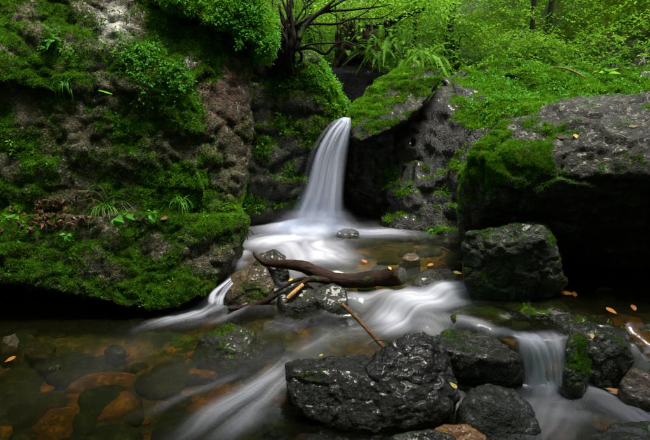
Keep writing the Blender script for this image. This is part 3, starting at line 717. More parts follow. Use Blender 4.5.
wf = thing('waterfall', 'tall white waterfall pouring from the rock notch into the pool', 'waterfall', onz(316, 226, .22))
A = lambda *p: at(*p)
for k, (ly, al, sd_, fq) in enumerate(((0.0, .85, 1.0, 4), (0.035, .7, 5.0, 6), (0.065, .55, 9.0, 9), (0.09, .4, 13.0, 5))):
    j = 2.5 * k
    sheet('water_curtain', [A(344, 116, 4.5), A(340, 118, 4.24), A(331 + j, 122, 4.16), A(321 + j, 132, 4.10), A(309 + j, 152, 4.05), A(298 + j * .6, 190, 4.0), A(282 - j, 232, 3.96)],
          [A(351, 116, 4.5), A(351, 119, 4.22), A(351, 126, 4.14), A(350 - j * .3, 140, 4.09), A(347 - j * .5, 165, 4.05), A(344, 198, 4.0), A(343 + j, 232, 3.96)], 90, 46, wf, ly, 0.035, sd_, fq, al, .3, (.10, .12), 1.3)
for k in range(3):
    sheet('spray', [A(296 - 3 * k, 196 + 5 * k, 3.94), A(287 - 5 * k, 212, 3.9), A(274 - 8 * k, 226, 3.86), A(262 - 9 * k, 236, 3.8)], [A(345 + 2 * k, 196 + 5 * k, 3.94), A(349 + 4 * k, 212, 3.9), A(358 + 7 * k, 226, 3.86), A(368 + 8 * k, 236, 3.8)], 40, 40, wf, .02 * k, .05, 20. + k, 3, .42, .45, (.7, .35), .6)
sheet('lip_water', [A(342, 113, 5.2), A(344, 116, 4.6), A(340, 119, 4.3)], [A(352, 111, 5.2), A(352, 115, 4.6), A(350, 119, 4.3)], 24, 12, wf, 0, .004, 2., 6, .8, .2)
sc_ = thing('small_cascade', 'small smooth cascade spilling between wet stones at lower right', 'cascade', onz(550, 390, -.05))
for k, (ly, al, sd_) in enumerate(((0.0, .75, 3.0), (0.02, .6, 7.0))):
    sheet('water_curtain', [A(500, 328, 2.24), A(508, 334, 2.15), A(515, 345, 2.10), A(521, 362, 2.07), A(526, 390, 2.04)],
          [A(556, 328, 2.22), A(563, 335, 2.13), A(566, 346, 2.08), A(567, 362, 2.06), A(568, 388, 2.04)], 50, 36, sc_, ly, 0.02, sd_, 6, al, .3, (.3, .12), .9)
sl_ = thing('side_trickle', 'little white trickle beside the foot of the mossy cliff', 'cascade', onz(219, 299, .03))
sheet('water_curtain', [A(236, 272, 2.98), A(222, 282, 2.82), A(210, 292, 2.76), A(206, 302, 2.72)], [A(242, 276, 2.95), A(232, 286, 2.8), A(226, 296, 2.74), A(224, 305, 2.7)], 30, 20, sl_, 0.01, .012, 4., 7, .85, .2, (.1, .1), 1.)


#@STONES
# ------------------------------------------------------------------ boulders and stones in the stream
def W(p): return np.array(p, float)


STONE = dict(foot=0.1, sm=3, big=(0.012, 5), mid=(0.007, 14), fine=(0.0028, 45))
rock('wet_boulder', 'bumpy glistening black boulder in the foreground water holding a stick',
     [[(286, 364, 2.00), (305, 357, 2.06), (366, 354, 2.12), (386, 366, 1.99), (345, 371, 1.93), (296, 372, 1.92), (290, 392, 1.86), (296, 413, 1.81), (338, 429, 1.77), (385, 433, 1.75), (388, 385, 1.87), (300, 430, 2.1), (380, 440, 2.1), (290, 400, 2.05)],
      [(358, 362, 2.02), (384, 347, 2.06), (400, 338, 2.08), (417, 332, 2.10), (436, 336, 2.10), (447, 350, 2.05), (455, 378, 1.96), (458, 397, 1.89), (446, 413, 1.82), (405, 427, 1.76), (360, 430, 1.77), (405, 352, 1.99), (430, 358, 1.97), (372, 375, 1.90), (445, 385, 1.90), (400, 400, 1.81),
       (380, 440, 2.15), (450, 430, 2.15), (400, 450, 1.8)]],
     M['wetblack'], vox=0.0065, sm=2, big=(0.010, 5), mid=(0.008, 13), fine=(0.003, 38), block=(0.006, 9), ridge=(0.009, 15), cat='boulder',
     moss=mossf(-0.15, 0.1, 0.35, 6, [(300, 365, .07, .35), (320, 360, .05, .25)], 2.0), wet=0.95, lichen=0.1, seed=11.1)
rock('mossy_ledge_stone', 'flat dark stone with mossy wet top just behind the black boulder',
     [[(427, 340, 2.24), (445, 329, 2.32), (472, 330, 2.34), (500, 339, 2.28), (522, 351, 2.2), (524, 360, 2.12), (512, 362, 2.08), (470, 356, 2.06), (445, 350, 2.08), (452, 372, 2.16), (500, 374, 2.16), (518, 370, 2.16), (450, 385, 2.3), (510, 385, 2.3)]],
     M['dark'], vox=0.0075, moss=mossf(-0.3, 0.5, 0.7, 8, [(450, 338, .08, .3), (490, 345, .06, .1)], 2.2), wet=0.85, lichen=0.25, seed=12.2, block=(0.006, 10), ridge=(0.004, 20), tuft=dict(density=60000, length=0.006, width=0.003, mat=M['olive'], cap=9000), **STONE)
rock('smooth_green_stone', 'smooth grey-green stone in front right of the black boulder',
     [[(461, 402, 1.86), (469, 388, 1.93), (490, 382, 1.97), (514, 388, 1.95), (534, 409, 1.86), (541, 428, 1.79), (530, 442, 1.74), (470, 442, 1.74), (490, 400, 1.82), (462, 430, 1.8), (490, 400, 2.05), (530, 440, 2.0), (470, 440, 2.0)]],
     M['green'], vox=0.0075, moss=mossf(-0.1, 0.1, 0.4, 6), wet=0.8, lichen=0.15, seed=13.3, block=(0.004, 8), **STONE)
rock('low_grey_stone', 'low smooth grey stone cut by the bottom edge below the black boulder',
     [[(388, 439, 1.68), (405, 431, 1.70), (435, 430, 1.70), (455, 438, 1.68), (460, 455, 1.62), (385, 455, 1.62), (400, 436, 1.8), (450, 440, 1.8), (400, 470, 1.7), (450, 470, 1.7)]],
     M['green'], vox=0.007, moss=mossf(-.2, .1, .3), wet=0.6, seed=14.4, **STONE)
rock('orange_stone', 'rounded orange stone at the bottom edge beside the smooth green stone',
     [[(428, 432, 1.74), (445, 424, 1.76), (468, 424, 1.76), (487, 434, 1.72), (488, 445, 1.68), (430, 445, 1.68), (440, 430, 1.85), (475, 432, 1.85), (440, 455, 1.75), (480, 455, 1.75)]],
     M['orange'], vox=0.006, moss=None, wet=0.6, lichen=0., seed=15.5, **STONE)
rock('half_drowned_rock', 'dark mossy rock half drowned in the left stream',
     [[(190, 356, 2.36), (204, 334, 2.46), (228, 323, 2.52), (254, 330, 2.48), (266, 346, 2.40), (258, 362, 2.28), (216, 374, 2.2), (196, 368, 2.25), (225, 345, 2.3), (200, 365, 2.6), (260, 365, 2.6), (215, 390, 2.3), (255, 385, 2.3)]],
     M['dark'], vox=0.008, moss=mossf(0.15, 0.3, 0.6, 6), wet=0.65, lichen=0.0, seed=16.6, block=(0.01, 9), ridge=(0.004, 22), tuft=dict(density=60000, length=0.008, width=0.003, mat=M['olive'], cap=9000), **STONE)
rock('brown_mossy_rock', 'brown mossy rock at the cliff foot near the left end of the log',
     [[(226, 284, 2.86), (236, 270, 2.92), (252, 263, 2.94), (267, 266, 2.9), (274, 282, 2.82), (270, 298, 2.74), (240, 303, 2.72), (225, 297, 2.78), (250, 278, 2.78), (235, 300, 3.0), (270, 300, 3.0), (240, 318, 2.8), (268, 315, 2.8)]],
     M['brown'], vox=0.008, moss=mossf(0.2, 0.2, 0.6, 6), wet=0.45, lichen=0.1, seed=17.7, block=(0.007, 10), tuft=dict(density=60000, length=0.008, width=0.003, mat=M['olive'], cap=9000), **STONE)
rock('dark_pool_rock', 'small dark rock at the pool edge behind the left end of the log',
     [[(254, 262, 3.05), (260, 252, 3.1), (273, 249, 3.12), (285, 256, 3.08), (289, 266, 3.0), (270, 270, 2.98), (258, 275, 3.2), (286, 272, 3.2)]],
     M['dark'], vox=0.008, moss=mossf(0.05, 0.2, 0.5, 6), wet=0.6, lichen=0.0, seed=18.8, block=(0.006, 12), **STONE)
rock('log_prop_stone', 'dark wet stone propping the log under its broken branch',
     [[(278, 296, 2.72), (284, 283, 2.8), (300, 280, 2.82), (314, 286, 2.8), (316, 300, 2.7), (300, 306, 2.66), (282, 305, 2.66), (290, 310, 2.85), (312, 308, 2.85)]],
     M['dark'], vox=0.008, moss=mossf(0.0, 0.2, 0.5, 6), wet=0.6, lichen=0.0, seed=19.9, ridge=(0.004, 20), **STONE)
rock('pale_wet_stone', 'greenish wet stone under the middle of the log',
     [[(311, 298, 2.72), (318, 284, 2.8), (334, 282, 2.82), (346, 289, 2.78), (348, 303, 2.7), (330, 308, 2.66), (320, 312, 2.85), (345, 310, 2.85)]],
     M['green'], vox=0.008, moss=mossf(0.0, 0.3, 0.5, 6), wet=0.6, lichen=0.0, seed=20.4, **STONE)
rock('log_end_stone', 'rounded dark stone just right of the sawn end of the log',
     [[(412, 284, 2.84), (420, 272, 2.94), (434, 268, 2.96), (446, 274, 2.92), (449, 286, 2.82), (430, 290, 2.78), (418, 295, 3.0), (446, 292, 3.0)]],
     M['dark'], vox=0.008, moss=mossf(-0.1, 0.2, 0.5, 6), wet=0.6, lichen=0.0, seed=21.5, **STONE)
rock('pool_stone', 'small pale-topped stone breaking the surface of the pool',
     [[(401, 258, 3.2), (405, 254, 3.26), (412, 252.5, 3.28), (418, 255, 3.24), (420, 259, 3.18), (410, 261, 3.16), (405, 268, 3.25), (418, 268, 3.25)]],
     M['brown'], vox=0.007, wet=0.5, lichen=0.6, seed=22.6, **STONE)
rock('foam_stone', 'small dark stone lapped by white foam under the waterfall',
     [[(336, 232, 3.78), (342, 228, 3.84), (352, 228, 3.86), (359, 231, 3.8), (358, 236, 3.74), (340, 237, 3.74), (345, 245, 3.85)]],
     M['dark'], vox=0.009, wet=0.9, seed=23.1, **STONE)
# right-hand stream
rock('flat_green_stone', 'flat mossy wet stone in the shallow water below the wedged block',
     [[(504, 304, 2.55), (512, 295, 2.66), (535, 293, 2.68), (560, 299, 2.6), (571, 308, 2.5), (550, 314, 2.42), (520, 313, 2.44), (520, 325, 2.6), (560, 325, 2.55)]],
     M['green'], vox=0.008, moss=mossf(0.15, 0.4, 0.5, 7), wet=0.85, lichen=0.3, seed=24.2, ridge=(0.004, 20), **STONE)
rock('drowned_mossy_stone', 'long low mossy stone under thin water right of the log',
     [[(450, 314, 2.46), (462, 307, 2.56), (490, 306, 2.58), (510, 312, 2.5), (512, 320, 2.42), (480, 323, 2.38), (455, 321, 2.4), (470, 335, 2.5), (505, 330, 2.5)]],
     M['brown'], vox=0.009, moss=mossf(0.3, 0.3, 0.5, 6), wet=0.9, seed=25.3, **STONE)
rock('round_brown_stone', 'round brown stone on the shaded stream edge under the big boulder',
     [[(592, 294, 2.68), (598, 286, 2.74), (610, 285, 2.74), (617, 291, 2.7), (616, 299, 2.62), (600, 301, 2.6), (600, 308, 2.7), (615, 305, 2.7)]],
     M['brown'], vox=0.007, wet=0.5, lichen=0.3, seed=26.4, **STONE)
rock('humped_mossy_rock', 'humped mossy wet rock right of the small cascade',
     [[(548, 316, 2.4), (575, 309, 2.48), (605, 316, 2.42), (628, 328, 2.32), (641, 348, 2.2), (640, 366, 2.12), (610, 371, 2.06), (588, 360, 2.08), (585, 340, 2.14), (600, 335, 2.14), (625, 345, 2.12), (560, 345, 2.4), (600, 380, 2.3), (640, 375, 2.3)]],
     M['green'], vox=0.0085, moss=mossf(-0.12, 0.42, 0.6, 7, [(590, 325, .1, .15)], 2.3), wet=0.9, lichen=0.5, seed=27.5, block=(0.008, 8), ridge=(0.005, 18), tuft=dict(density=60000, length=0.007, width=0.003, mat=M['moss'], cap=8000), **STONE)
rock('upright_mossy_stone', 'upright green mossy stone forming the right lip of the small cascade',
     [[(564, 345, 2.14), (570, 333, 2.2), (584, 331, 2.2), (591, 342, 2.14), (590, 368, 2.06), (584, 386, 2.0), (568, 387, 2.0), (563, 370, 2.05), (575, 345, 2.08), (570, 395, 2.2), (590, 395, 2.2)]],
     M['green'], vox=0.007, moss=mossf(0.32, 0.3, 0.5, 7), wet=0.8, lichen=0.7, seed=28.6, block=(0.006, 12), tuft=dict(density=80000, length=0.007, width=0.0028, mat=M['moss'], cap=8000), **STONE)
rock('cascade_stone', 'smooth orange-brown stone under the small cascade',
     [[(520, 343, 2.22), (528, 336, 2.26), (558, 334, 2.26), (568, 340, 2.22), (566, 360, 2.14), (564, 388, 2.10), (540, 390, 2.10), (530, 370, 2.16), (530, 395, 2.4), (565, 395, 2.4)]],
     M['orange'], vox=0.008, wet=0.6, tint=lambda co, no: patch(co, [(535, 350, .12, 1.5)], 2.15), moss=mossf(-0.05, .1, .4, 8), seed=29.7, **STONE)
rock('edge_mossy_rock', 'grey mossy rock cut by the right edge above the brown stone',
     [[(618, 325, 2.46), (626, 316, 2.54), (645, 313, 2.56), (680, 318, 2.5), (690, 335, 2.4), (650, 342, 2.3), (625, 338, 2.34), (630, 350, 2.5), (680, 350, 2.5)]],
     M['green'], vox=0.009, moss=mossf(0.15, 0.3, 0.5, 6), wet=0.8, lichen=0.5, seed=30.8, block=(0.008, 8), **STONE)
rock('brown_edge_stone', 'rounded dark brown stone cut by the right edge below the humped rock',
     [[(620, 382, 2.02), (628, 368, 2.1), (648, 362, 2.14), (690, 366, 2.1), (695, 390, 1.98), (650, 402, 1.9), (628, 396, 1.94), (635, 410, 2.1), (690, 410, 2.1)]],
     M['brown'], vox=0.0085, moss=mossf(0., 0.2, 0.4, 6), wet=0.7, tint=.3, seed=31.9, **STONE)
rock('corner_stone', 'smooth grey-green stone in the bottom right corner',
     [[(598, 436, 1.70), (612, 424, 1.76), (640, 419, 1.8), (690, 425, 1.76), (700, 455, 1.6), (600, 455, 1.6), (620, 440, 1.9), (690, 445, 1.9)]],
     M['green'], vox=0.0085, moss=mossf(0., 0.2, 0.4, 6), wet=0.6, seed=32.2, **STONE)
rock('yellow_stone', 'flat yellowish stone at the foot of the humped mossy rock',
     [[(585, 374, 2.16), (595, 369, 2.22), (614, 370, 2.2), (617, 377, 2.13), (600, 381, 2.1)]],
     M['orange'], vox=0.007, wet=0.5, lichen=0.3, seed=33.3, **STONE)
rock('bank_stone', 'small angular olive stone at the left edge below the cliff',
     [[(0, 343, 2.44), (4, 335, 2.5), (14, 333, 2.5), (20, 340, 2.44), (16, 350, 2.36), (2, 352, 2.36), (10, 358, 2.5)]], M['brown'], vox=0.008, moss=mossf(.1, .2, .4), wet=.4, seed=34.1, **STONE)
rock('bank_stone', 'rounded olive stone near the left edge beside the orange leaf',
     [[(24, 350, 2.38), (32, 341, 2.46), (44, 341, 2.46), (54, 350, 2.4), (48, 358, 2.32), (30, 358, 2.32), (40, 366, 2.4)]], M['brown'], vox=0.008, moss=mossf(.1, .2, .4), wet=.6, seed=35.1, **STONE)
rock('bank_stone', 'pale-flecked wet stone in the shallows below the dark overhang',
     [[(34, 364, 2.3), (42, 356, 2.36), (56, 355, 2.36), (62, 362, 2.3), (54, 369, 2.24), (40, 370, 2.24), (48, 376, 2.3)]], M['green'], vox=0.008, moss=mossf(.0, .2, .4), wet=.9, lichen=.8, seed=36.1, **STONE)
rock('bank_stone', 'small green-tinged stone in the shallows left of the orange stones',
     [[(104, 350, 2.38), (112, 343, 2.44), (122, 345, 2.42), (126, 351, 2.36), (114, 354, 2.32), (114, 362, 2.38)]], M['green'], vox=0.008, moss=mossf(.25, .2, .4), wet=.7, seed=37.1, **STONE)

# loose stones of the bed, seen through the water
protos = []
for k in range(8):
    bm = bmesh.new(); bmesh.ops.create_icosphere(bm, subdivisions=3, radius=1.0)
    c = np.array([v.co[:] for v in bm.verts]); c = c * (1 + 0.30 * fbm(c, 0.9, 3, off=k * 3.1))[:, None]
    c = np.sign(c) * np.abs(c) ** 0.85
    for v, cc in zip(bm.verts, c): v.co = cc
    me = bpy.data.meshes.new('stone'); bm.to_mesh(me); bm.free()
    for p in me.polygons: p.use_smooth = True
    nv = len(me.vertices)
    for nm, vv in (('moss', 0.3 * (k % 3 == 0)), ('wet', .0), ('tint', 0.0), ('lichen', 0.0)):
        a = me.attributes.new(nm, 'FLOAT', 'POINT'); a.data.foreach_set('value', np.full(nv, vv, np.float32))
    me.materials.append([M['bed_olive'], M['bed_green'], M['bed_olive'], M['bed_orange'], M['bed_dark'], M['bed_olive'], M['bed_green'], M['bed_dark']][k])
    protos.append(me)
rng = np.random.default_rng(21)
spec = [(195, 392, .085, 3), (180, 396, .06, 3), (62, 392, .11, 3), (40, 400, .1, 0), (120, 340, .045, 3), (122, 345, .04, 3), (138, 352, .05, 0), (98, 405, .08, 2), (30, 418, .07, 0), (150, 432, .06, 5), (100, 432, .08, 3), (380, 412, .05, 2), (300, 330, .05, 3), (330, 315, .06, 5), (260, 320, .05, 3), (290, 312, .05, 0), (225, 322, .06, 5),
        (560, 418, .06, 3), (520, 425, .06, 2), (580, 312, .06, 3), (610, 310, .07, 3), (630, 318, .05, 3), (598, 326, .05, 3), (570, 325, .06, 3), (640, 306, .05, 3), (545, 312, .05, 3), (610, 310, .05, 5), (550, 322, .06, 3), (530, 305, .04, 3), (440, 255, .08, 3), (455, 248, .07, 0), (390, 250, .08, 5), (430, 242, .09, 1), (370, 266, .06, 3), (465, 262, .05, 3), (20, 360, .04, 3), (600, 300, .04, 3)]
n_st = 0
def place_stone(x, y, r, k, dz=0.0):
    o = bpy.data.objects.new('stone', protos[k]); COL.objects.link(o); o.parent = bed
    z = float(bed_height(np.array([x]), np.array([y]))[0])
    o.location = (x, y, z + dz - r * 0.05); o.rotation_euler = (rng.uniform(-.3, .3), rng.uniform(-.3, .3), rng.uniform(0, 6.3))
    o.scale = (r * rng.uniform(.9, 1.3), r * rng.uniform(.75, 1.05), r * rng.uniform(.4, .6))
for px, py, r, k in spec:
    q = onz(px, py, 0.0 if py > 330 and px < 450 else (.2 if py < 330 else -.05)); place_stone(q[0], q[1], r, k); n_st += 1
while n_st < 290:
    x = rng.uniform(-1.9, 1.9); y = rng.uniform(1.35, 3.9)
    if abs(x) > 0.25 + 0.68 * y or (.05 < x < .75 and 2.35 < y < 2.85): continue
    if rng.random() < .2:
        q = onz(rng.uniform(0, 290), rng.uniform(335, 440), 0.0); place_stone(q[0], q[1], rng.uniform(.05, .14), int(rng.choice([0, 1, 2, 3, 5, 4, 6, 3]))); n_st += 1; continue
    r = 0.022 + 0.07 * rng.random() ** 2
    place_stone(x, y, r, int(rng.choice([0, 0, 1, 2, 2, 3, 4, 4, 5, 5, 6], 1)[0])); n_st += 1


#@WOOD
# ------------------------------------------------------------------ log, sticks, bare shrub, stump
def spline(pts, n):
    pts = np.array(pts, float); k = len(pts)
    if k == 2: pts = np.vstack([pts[0], (pts[0] + pts[1]) / 2, pts[1]]); k = 3
    P = np.vstack([2 * pts[0] - pts[1], pts, 2 * pts[-1] - pts[-2]])
    tt = np.linspace(0, k - 1 - 1e-6, n); i = tt.astype(int); f = (tt - i)[:, None]
    a, b, c, d = P[i], P[i + 1], P[i + 2], P[i + 3]
    return 0.5 * ((2 * b) + (c - a) * f + (2 * a - 5 * b + 4 * c - d) * f ** 2 + (3 * b - a - 3 * c + d) * f ** 3)


def tube_np(pts, rad, n=24, sides=10, bump=0.0, bf=20, seed=0.0):
    C = spline(pts, n); r = np.interp(np.linspace(0, 1, n), np.linspace(0, 1, len(rad)), rad)
    T = np.gradient(C, axis=0); T /= np.linalg.norm(T, axis=1)[:, None]
    up = np.array((0.13, 0.31, 0.94)); S = np.cross(T, up); S /= np.maximum(np.linalg.norm(S, axis=1), 1e-6)[:, None]; U = np.cross(S, T)
    th = np.linspace(0, 2 * np.pi, sides, endpoint=False)
    ring = np.cos(th)[None, :, None] * S[:, None] + np.sin(th)[None, :, None] * U[:, None]
    V = C[:, None] + ring * r[:, None, None]
    if bump:
        nn = fbm(V.reshape(-1, 3), bf, 3, off=seed).reshape(n, sides)
        V = C[:, None] + ring * (r[:, None] * (1 + bump * nn))[..., None]
    V = V.reshape(-1, 3)
    I = np.arange(n * sides).reshape(n, sides); J = np.roll(I, -1, 1)
    Q = np.stack([I[:-1], J[:-1], J[1:], I[1:]], -1).reshape(-1, 4)
    V = np.vstack([V, C[0], C[-1]]); a, b = n * sides, n * sides + 1
    T1 = np.stack([J[0], I[0], np.full(sides, a)], -1); T2 = np.stack([I[-1], J[-1], np.full(sides, b)], -1)
    return V, np.vstack([T1, T2]), Q


def tubes(name, lst, mat, parent=None, origin=None, sides=8, n=20, bump=0.0, bf=20):
    Vs, Ts, Qs, off = [], [], [], 0
    for k, (pts, rad) in enumerate(lst):
        V, T, Q = tube_np(pts, rad, n, sides, bump, bf, k * 1.7)
        Vs.append(V); Ts.append(T + off); Qs.append(Q + off); off += len(V)
    return mesh_np(name, np.vstack(Vs), tris=np.vstack(Ts), quads=np.vstack(Qs), mat=mat, parent=parent, origin=np.array(parent.location) if parent is not None else origin)


lg = thing('fallen_log', 'dark wet fallen log lying across the stream with a sawn end', 'log', at(340, 290, 2.85))
tubes('log_body', [([A(262, 262, 3.0), A(278, 264, 2.95), A(300, 266, 2.9), A(318, 273, 2.87), A(335, 279, 2.85), A(356, 280.5, 2.86), A(380, 278, 2.86), A(402, 276, 2.79)], [.018, .026, .036, .04, .04, .045, .052, .054])], M['log'], lg, sides=28, n=70, bump=.16, bf=14)
V, T, Q = tube_np([A(401, 276.1, 2.793), A(402.6, 276, 2.786), A(403.6, 275.9, 2.782)], [.052, .05, .044], 6, 28, .1, 14, 0)
mesh_np('cut_end', V, tris=T, quads=Q, mat=M['logend'], parent=lg, origin=np.array(lg.location))
tubes('root', [([A(268, 264, 2.98), A(262, 261, 3.0), A(256, 256, 3.02), A(253.5, 252, 3.03)], [.022, .018, .013, .007])], M['log'], lg, sides=10, n=16, bump=.15)
tubes('branch_stub', [([A(330, 281, 2.83), A(312, 279, 2.79), A(303, 283, 2.76), A(294, 290, 2.73)], [.022, .02, .015, .011])], M['log'], lg, sides=12, n=20, bump=.15)
tag(tubes('broken_branch', [([A(287, 299, 2.68), A(294, 292.5, 2.7), A(303, 284.5, 2.74)], [.011, .013, .011])], M['fresh'], origin=A(287, 299, 2.68), sides=10, n=14, bump=.12), 'short pale stripped piece of branch leaning on the log', 'branch')
tag(tubes('dark_twig', [([A(274, 293, 2.72), A(284, 287, 2.73), A(294, 281, 2.76), A(306, 278, 2.8)], [.006, .010, .013, .01])], M['bark'], origin=A(274, 293, 2.72), sides=8, n=16, bump=.2), 'thick black twig beside the pale broken branch', 'twig')
tag(tubes('driftwood', [([A(228, 309, 2.7), A(250, 306, 2.72), A(268, 300, 2.73), A(280, 292, 2.76)], [.012, .018, .018, .014])], M['log'], origin=A(228, 309, 2.7), sides=10, n=20, bump=.15), 'curved brown driftwood half under water in front of the brown mossy rock', 'driftwood')
tag(tubes('stick', [([A(342, 304.5, 2.22), A(352, 313.5, 2.19), A(365, 327, 2.14), A(386, 350, 2.05)], [.0105, .0095, .009, .010])], M['stick'], origin=A(386, 350, 2.05), sides=12, n=30, bump=.12), 'bare brown stick standing slanted on the black boulder', 'stick')
tag(tubes('thin_twig', [([A(368, 345, 2.05), A(376, 341, 2.06), A(386, 341, 2.06), A(393, 346, 2.05)], [.0012, .002, .002, .001])], M['bark'], origin=A(386, 345, 2.05), sides=5, n=12), 'hair-thin dark twig at the foot of the slanted stick', 'twig')
tag(tubes('twig', [([A(601, 421, 1.8), A(606, 430, 1.77), A(611, 445, 1.7)], [.002, .003, .003])], M['stick'], origin=A(611, 445, 1.7), sides=6, n=10), 'thin red-brown twig by the corner stone', 'twig')
tag(tubes('twig', [([A(441, 247, 3.2), A(449, 251, 3.18), A(456, 255, 3.15)], [.003, .005, .004])], M['stick'], origin=A(441, 247, 3.2), sides=6, n=10), 'short brown twig in the pool near the wedged block', 'twig')
tag(tubes('twig', [([A(244, 225, 3.1), A(246, 232, 3.08), A(248, 240, 3.05)], [.003, .004, .003]), ([A(246, 233, 3.08), A(250, 230, 3.07), A(254, 235, 3.06)], [.002, .003, .003])], M['bark'], origin=A(244, 225, 3.1), sides=6, n=8), 'bent dark twig hanging off the cliff edge over the foam', 'twig')
tag(tubes('fallen_branch', [([A(548, 68, 4.9), A(562, 68, 4.8), A(575, 72, 4.7), A(586, 78, 4.5)], [.006, .008, .009, .005])], M['stick'], origin=A(575, 72, 4.7), sides=7, n=14), 'thin brown branch lying on the mossy top of the layered rock', 'branch')

sh = thing('bare_shrub', 'dark leafless shrub with crooked branches above the rock shoulder', 'shrub', at(285, 62, 4.15))
rs = np.random.default_rng(9); strands = []
for k in range(20):
    x0 = 272 + 24 * rs.random(); top = rs.uniform(-25, 22); dY = rs.uniform(-.06, .1); sp_ = (x0 - 284) * rs.uniform(.2, 1.1) - 6
    strands.append(([A(x0 + rs.normal(0, 3), 74, 4.22 + dY), A(x0 + rs.normal(0, 5), 55, 4.12 + dY), A(x0 + rs.normal(0, 6), 36, 4.1 + dY), A(x0 + sp_ + rs.normal(0, 4), (36 + top) / 2, 4.12 + dY), A(x0 + 1.6 * sp_, top, 4.15 + dY)], np.array([1.2, 1.1, 1, .6, .3]) * rs.uniform(.006, .019)))
tubes('root_stump', strands, M['bark'], sh, sides=8, n=30, bump=.6, bf=26)
brs = [([(293, 27), (321, 13), (350, 10), (378, 7), (392, 4)], [.016, .012, .009, .006, .003]), ([(294, 26), (315, 24), (338, 24), (352, 19), (380, 18), (395, 10)], [.014, .010, .009, .007, .005, .003]),
       ([(299, 40), (304, 28), (313, 18), (330, 4), (345, -12)], [.02, .018, .016, .013, .01]), ([(320, 14), (335, 5), (352, -4), (368, -14)], [.010, .009, .007, .004]),
       ([(297, 49), (312, 48), (325, 54), (334, 46), (345, 41.5), (356, 45), (373, 36)], [.016, .015, .014, .011, .009, .006, .003]), ([(299, 48), (313, 44), (334, 43), (345, 42)], [.010, .008, .006, .004]),
       ([(297, 50), (299, 38), (299, 26)], [.02, .018, .014]), ([(294, 25), (303, 10), (315, 0), (322, -12)], [.009, .007, .005, .004]), ([(296, 20), (304, 6), (309, -12)], [.007, .005, .003]), ([(288, 15), (283, 2), (276, -14)], [.01, .008, .006]),
       ([(335, 4), (337, 24), (338, 46)], [.005, .004, .003]), ([(340, 28), (341, 42), (339, 56)], [.004, .003, .002]), ([(352, 19), (366, 12), (381, -2)], [.006, .005, .003]), ([(325, 11), (336, 16), (345, 26), (352, 34)], [.004, .0035, .003, .002]),
       ([(312, 22), (320, 32), (322, 40)], [.004, .003, .002]), ([(356, 45), (359, 52), (361, 58)], [.004, .003, .002]), ([(305, 26), (318, 33), (330, 34)], [.004, .003, .002])]
for k, (pp, rr) in enumerate(brs):
    tubes('branch', [([A(px, py, 4.12 + 0.05 * math.sin(k * 2.1) + 0.1 * i / len(pp)) for i, (px, py) in enumerate(pp)], rr)], M['bark'], sh, sides=7, n=26, bump=.2, bf=18)

st = thing('rotten_stump', 'rotten mossy tree stump with pale hanging roots above the notch', 'stump', at(358, 68, 5.6))
rs = np.random.default_rng(12); stump_parts = []
for k in range(22):
    a_ = k / 22 * 6.283; cx = 357 + 15 * math.cos(a_) + rs.normal(0, 1.5); yy = 5.72 + .17 * math.sin(a_); top = 24 - 18 * max(0, math.cos(a_ + 2.6)) + rs.uniform(-6, 8)
    stump_parts.append(([A(cx - 4 * math.cos(a_) * -1, 72, yy), A(cx + rs.normal(0, 2), 52, yy), A(cx + rs.normal(0, 2), 38, yy + .02), A(cx + rs.normal(0, 2.5), top, yy + .05)], np.array([1.4, 1.1, .9, .12]) * rs.uniform(.03, .055)))
tubes('stump_body', stump_parts, M['stump'], st, sides=9, n=26, bump=.55, bf=13)
for k, (pp, rr) in enumerate([([(366, 50), (364, 60), (366, 72), (366, 84)], [.012, .010, .008, .004]), ([(360, 52), (352, 58), (345, 64), (338, 70)], [.014, .014, .012, .008]), ([(371, 48), (372, 58), (370, 70)], [.010, .007, .004]), ([(376, 40), (374, 52), (368, 62)], [.012, .009, .005]), ([(347, 50), (342, 58), (337, 67)], [.03, .03, .025])]):
    tubes('root', [([A(px, py, 5.48) for px, py in pp], rr)], M['root'] if k < 4 else M['stump'], st, sides=8, n=20, bump=.2)
tag(tubes('dead_trunk', [([A(366, 26, 5.9), A(384, 24, 5.75), A(402, 17, 5.7), A(418, 11, 5.68), A(428, 8, 5.66)], [.032, .034, .034, .026, .006]), ([A(388, 22, 5.72), A(389, 30, 5.68), A(388, 38, 5.66)], [.03, .022, .012])], M['stump'], origin=A(384, 24, 5.75), sides=18, n=50, bump=.5, bf=14), 'broken dead trunk sticking out to the right of the rotten stump', 'dead trunk')


#@PLANTS
# ------------------------------------------------------------------ leaves, herbs, grasses, ferns
def leaves_np(P, D, N, L, Wd, fold=0.25, droop=0.0):
    """rhombic leaves folded along the midrib; returns verts (n*5) and tris"""
    n = len(P)
    D = D / np.linalg.norm(D, axis=1)[:, None]
    S = np.cross(D, N); S /= np.maximum(np.linalg.norm(S, axis=1), 1e-6)[:, None]
    U = np.cross(S, D)
    L = np.broadcast_to(L, n)[:, None]; Wd = np.broadcast_to(Wd, n)[:, None]
    mid = P + D * L * 0.42
    v = np.stack([P, mid - S * Wd / 2 + U * Wd * fold, P + D * L - U * L * droop, mid + S * Wd / 2 + U * Wd * fold, mid], 1).reshape(-1, 3)
    b = np.arange(n)[:, None] * 5
    T = np.stack([b + (0, 4, 1), b + (1, 4, 2), b + (2, 4, 3), b + (3, 4, 0)], 1).reshape(-1, 3)
    return v, T


def leaf_obj(name, P, D, N, L, Wd, mat, rnd, parent=None, origin=None, kind=None, fold=.25, droop=0.1, simple=False):
    v, T = leaves_np(P, D, N, L, Wd, fold, droop)
    if simple:
        b = np.arange(len(P))[:, None] * 5
        T = np.stack([b + (0, 2, 1), b + (0, 3, 2)], 1).reshape(-1, 3)
    return mesh_np(name, v, tris=T, mat=mat, parent=parent, attrs={'rnd': np.repeat(rnd, 5)}, shade=False, origin=np.array(parent.location) if parent is not None else origin, kind=kind)


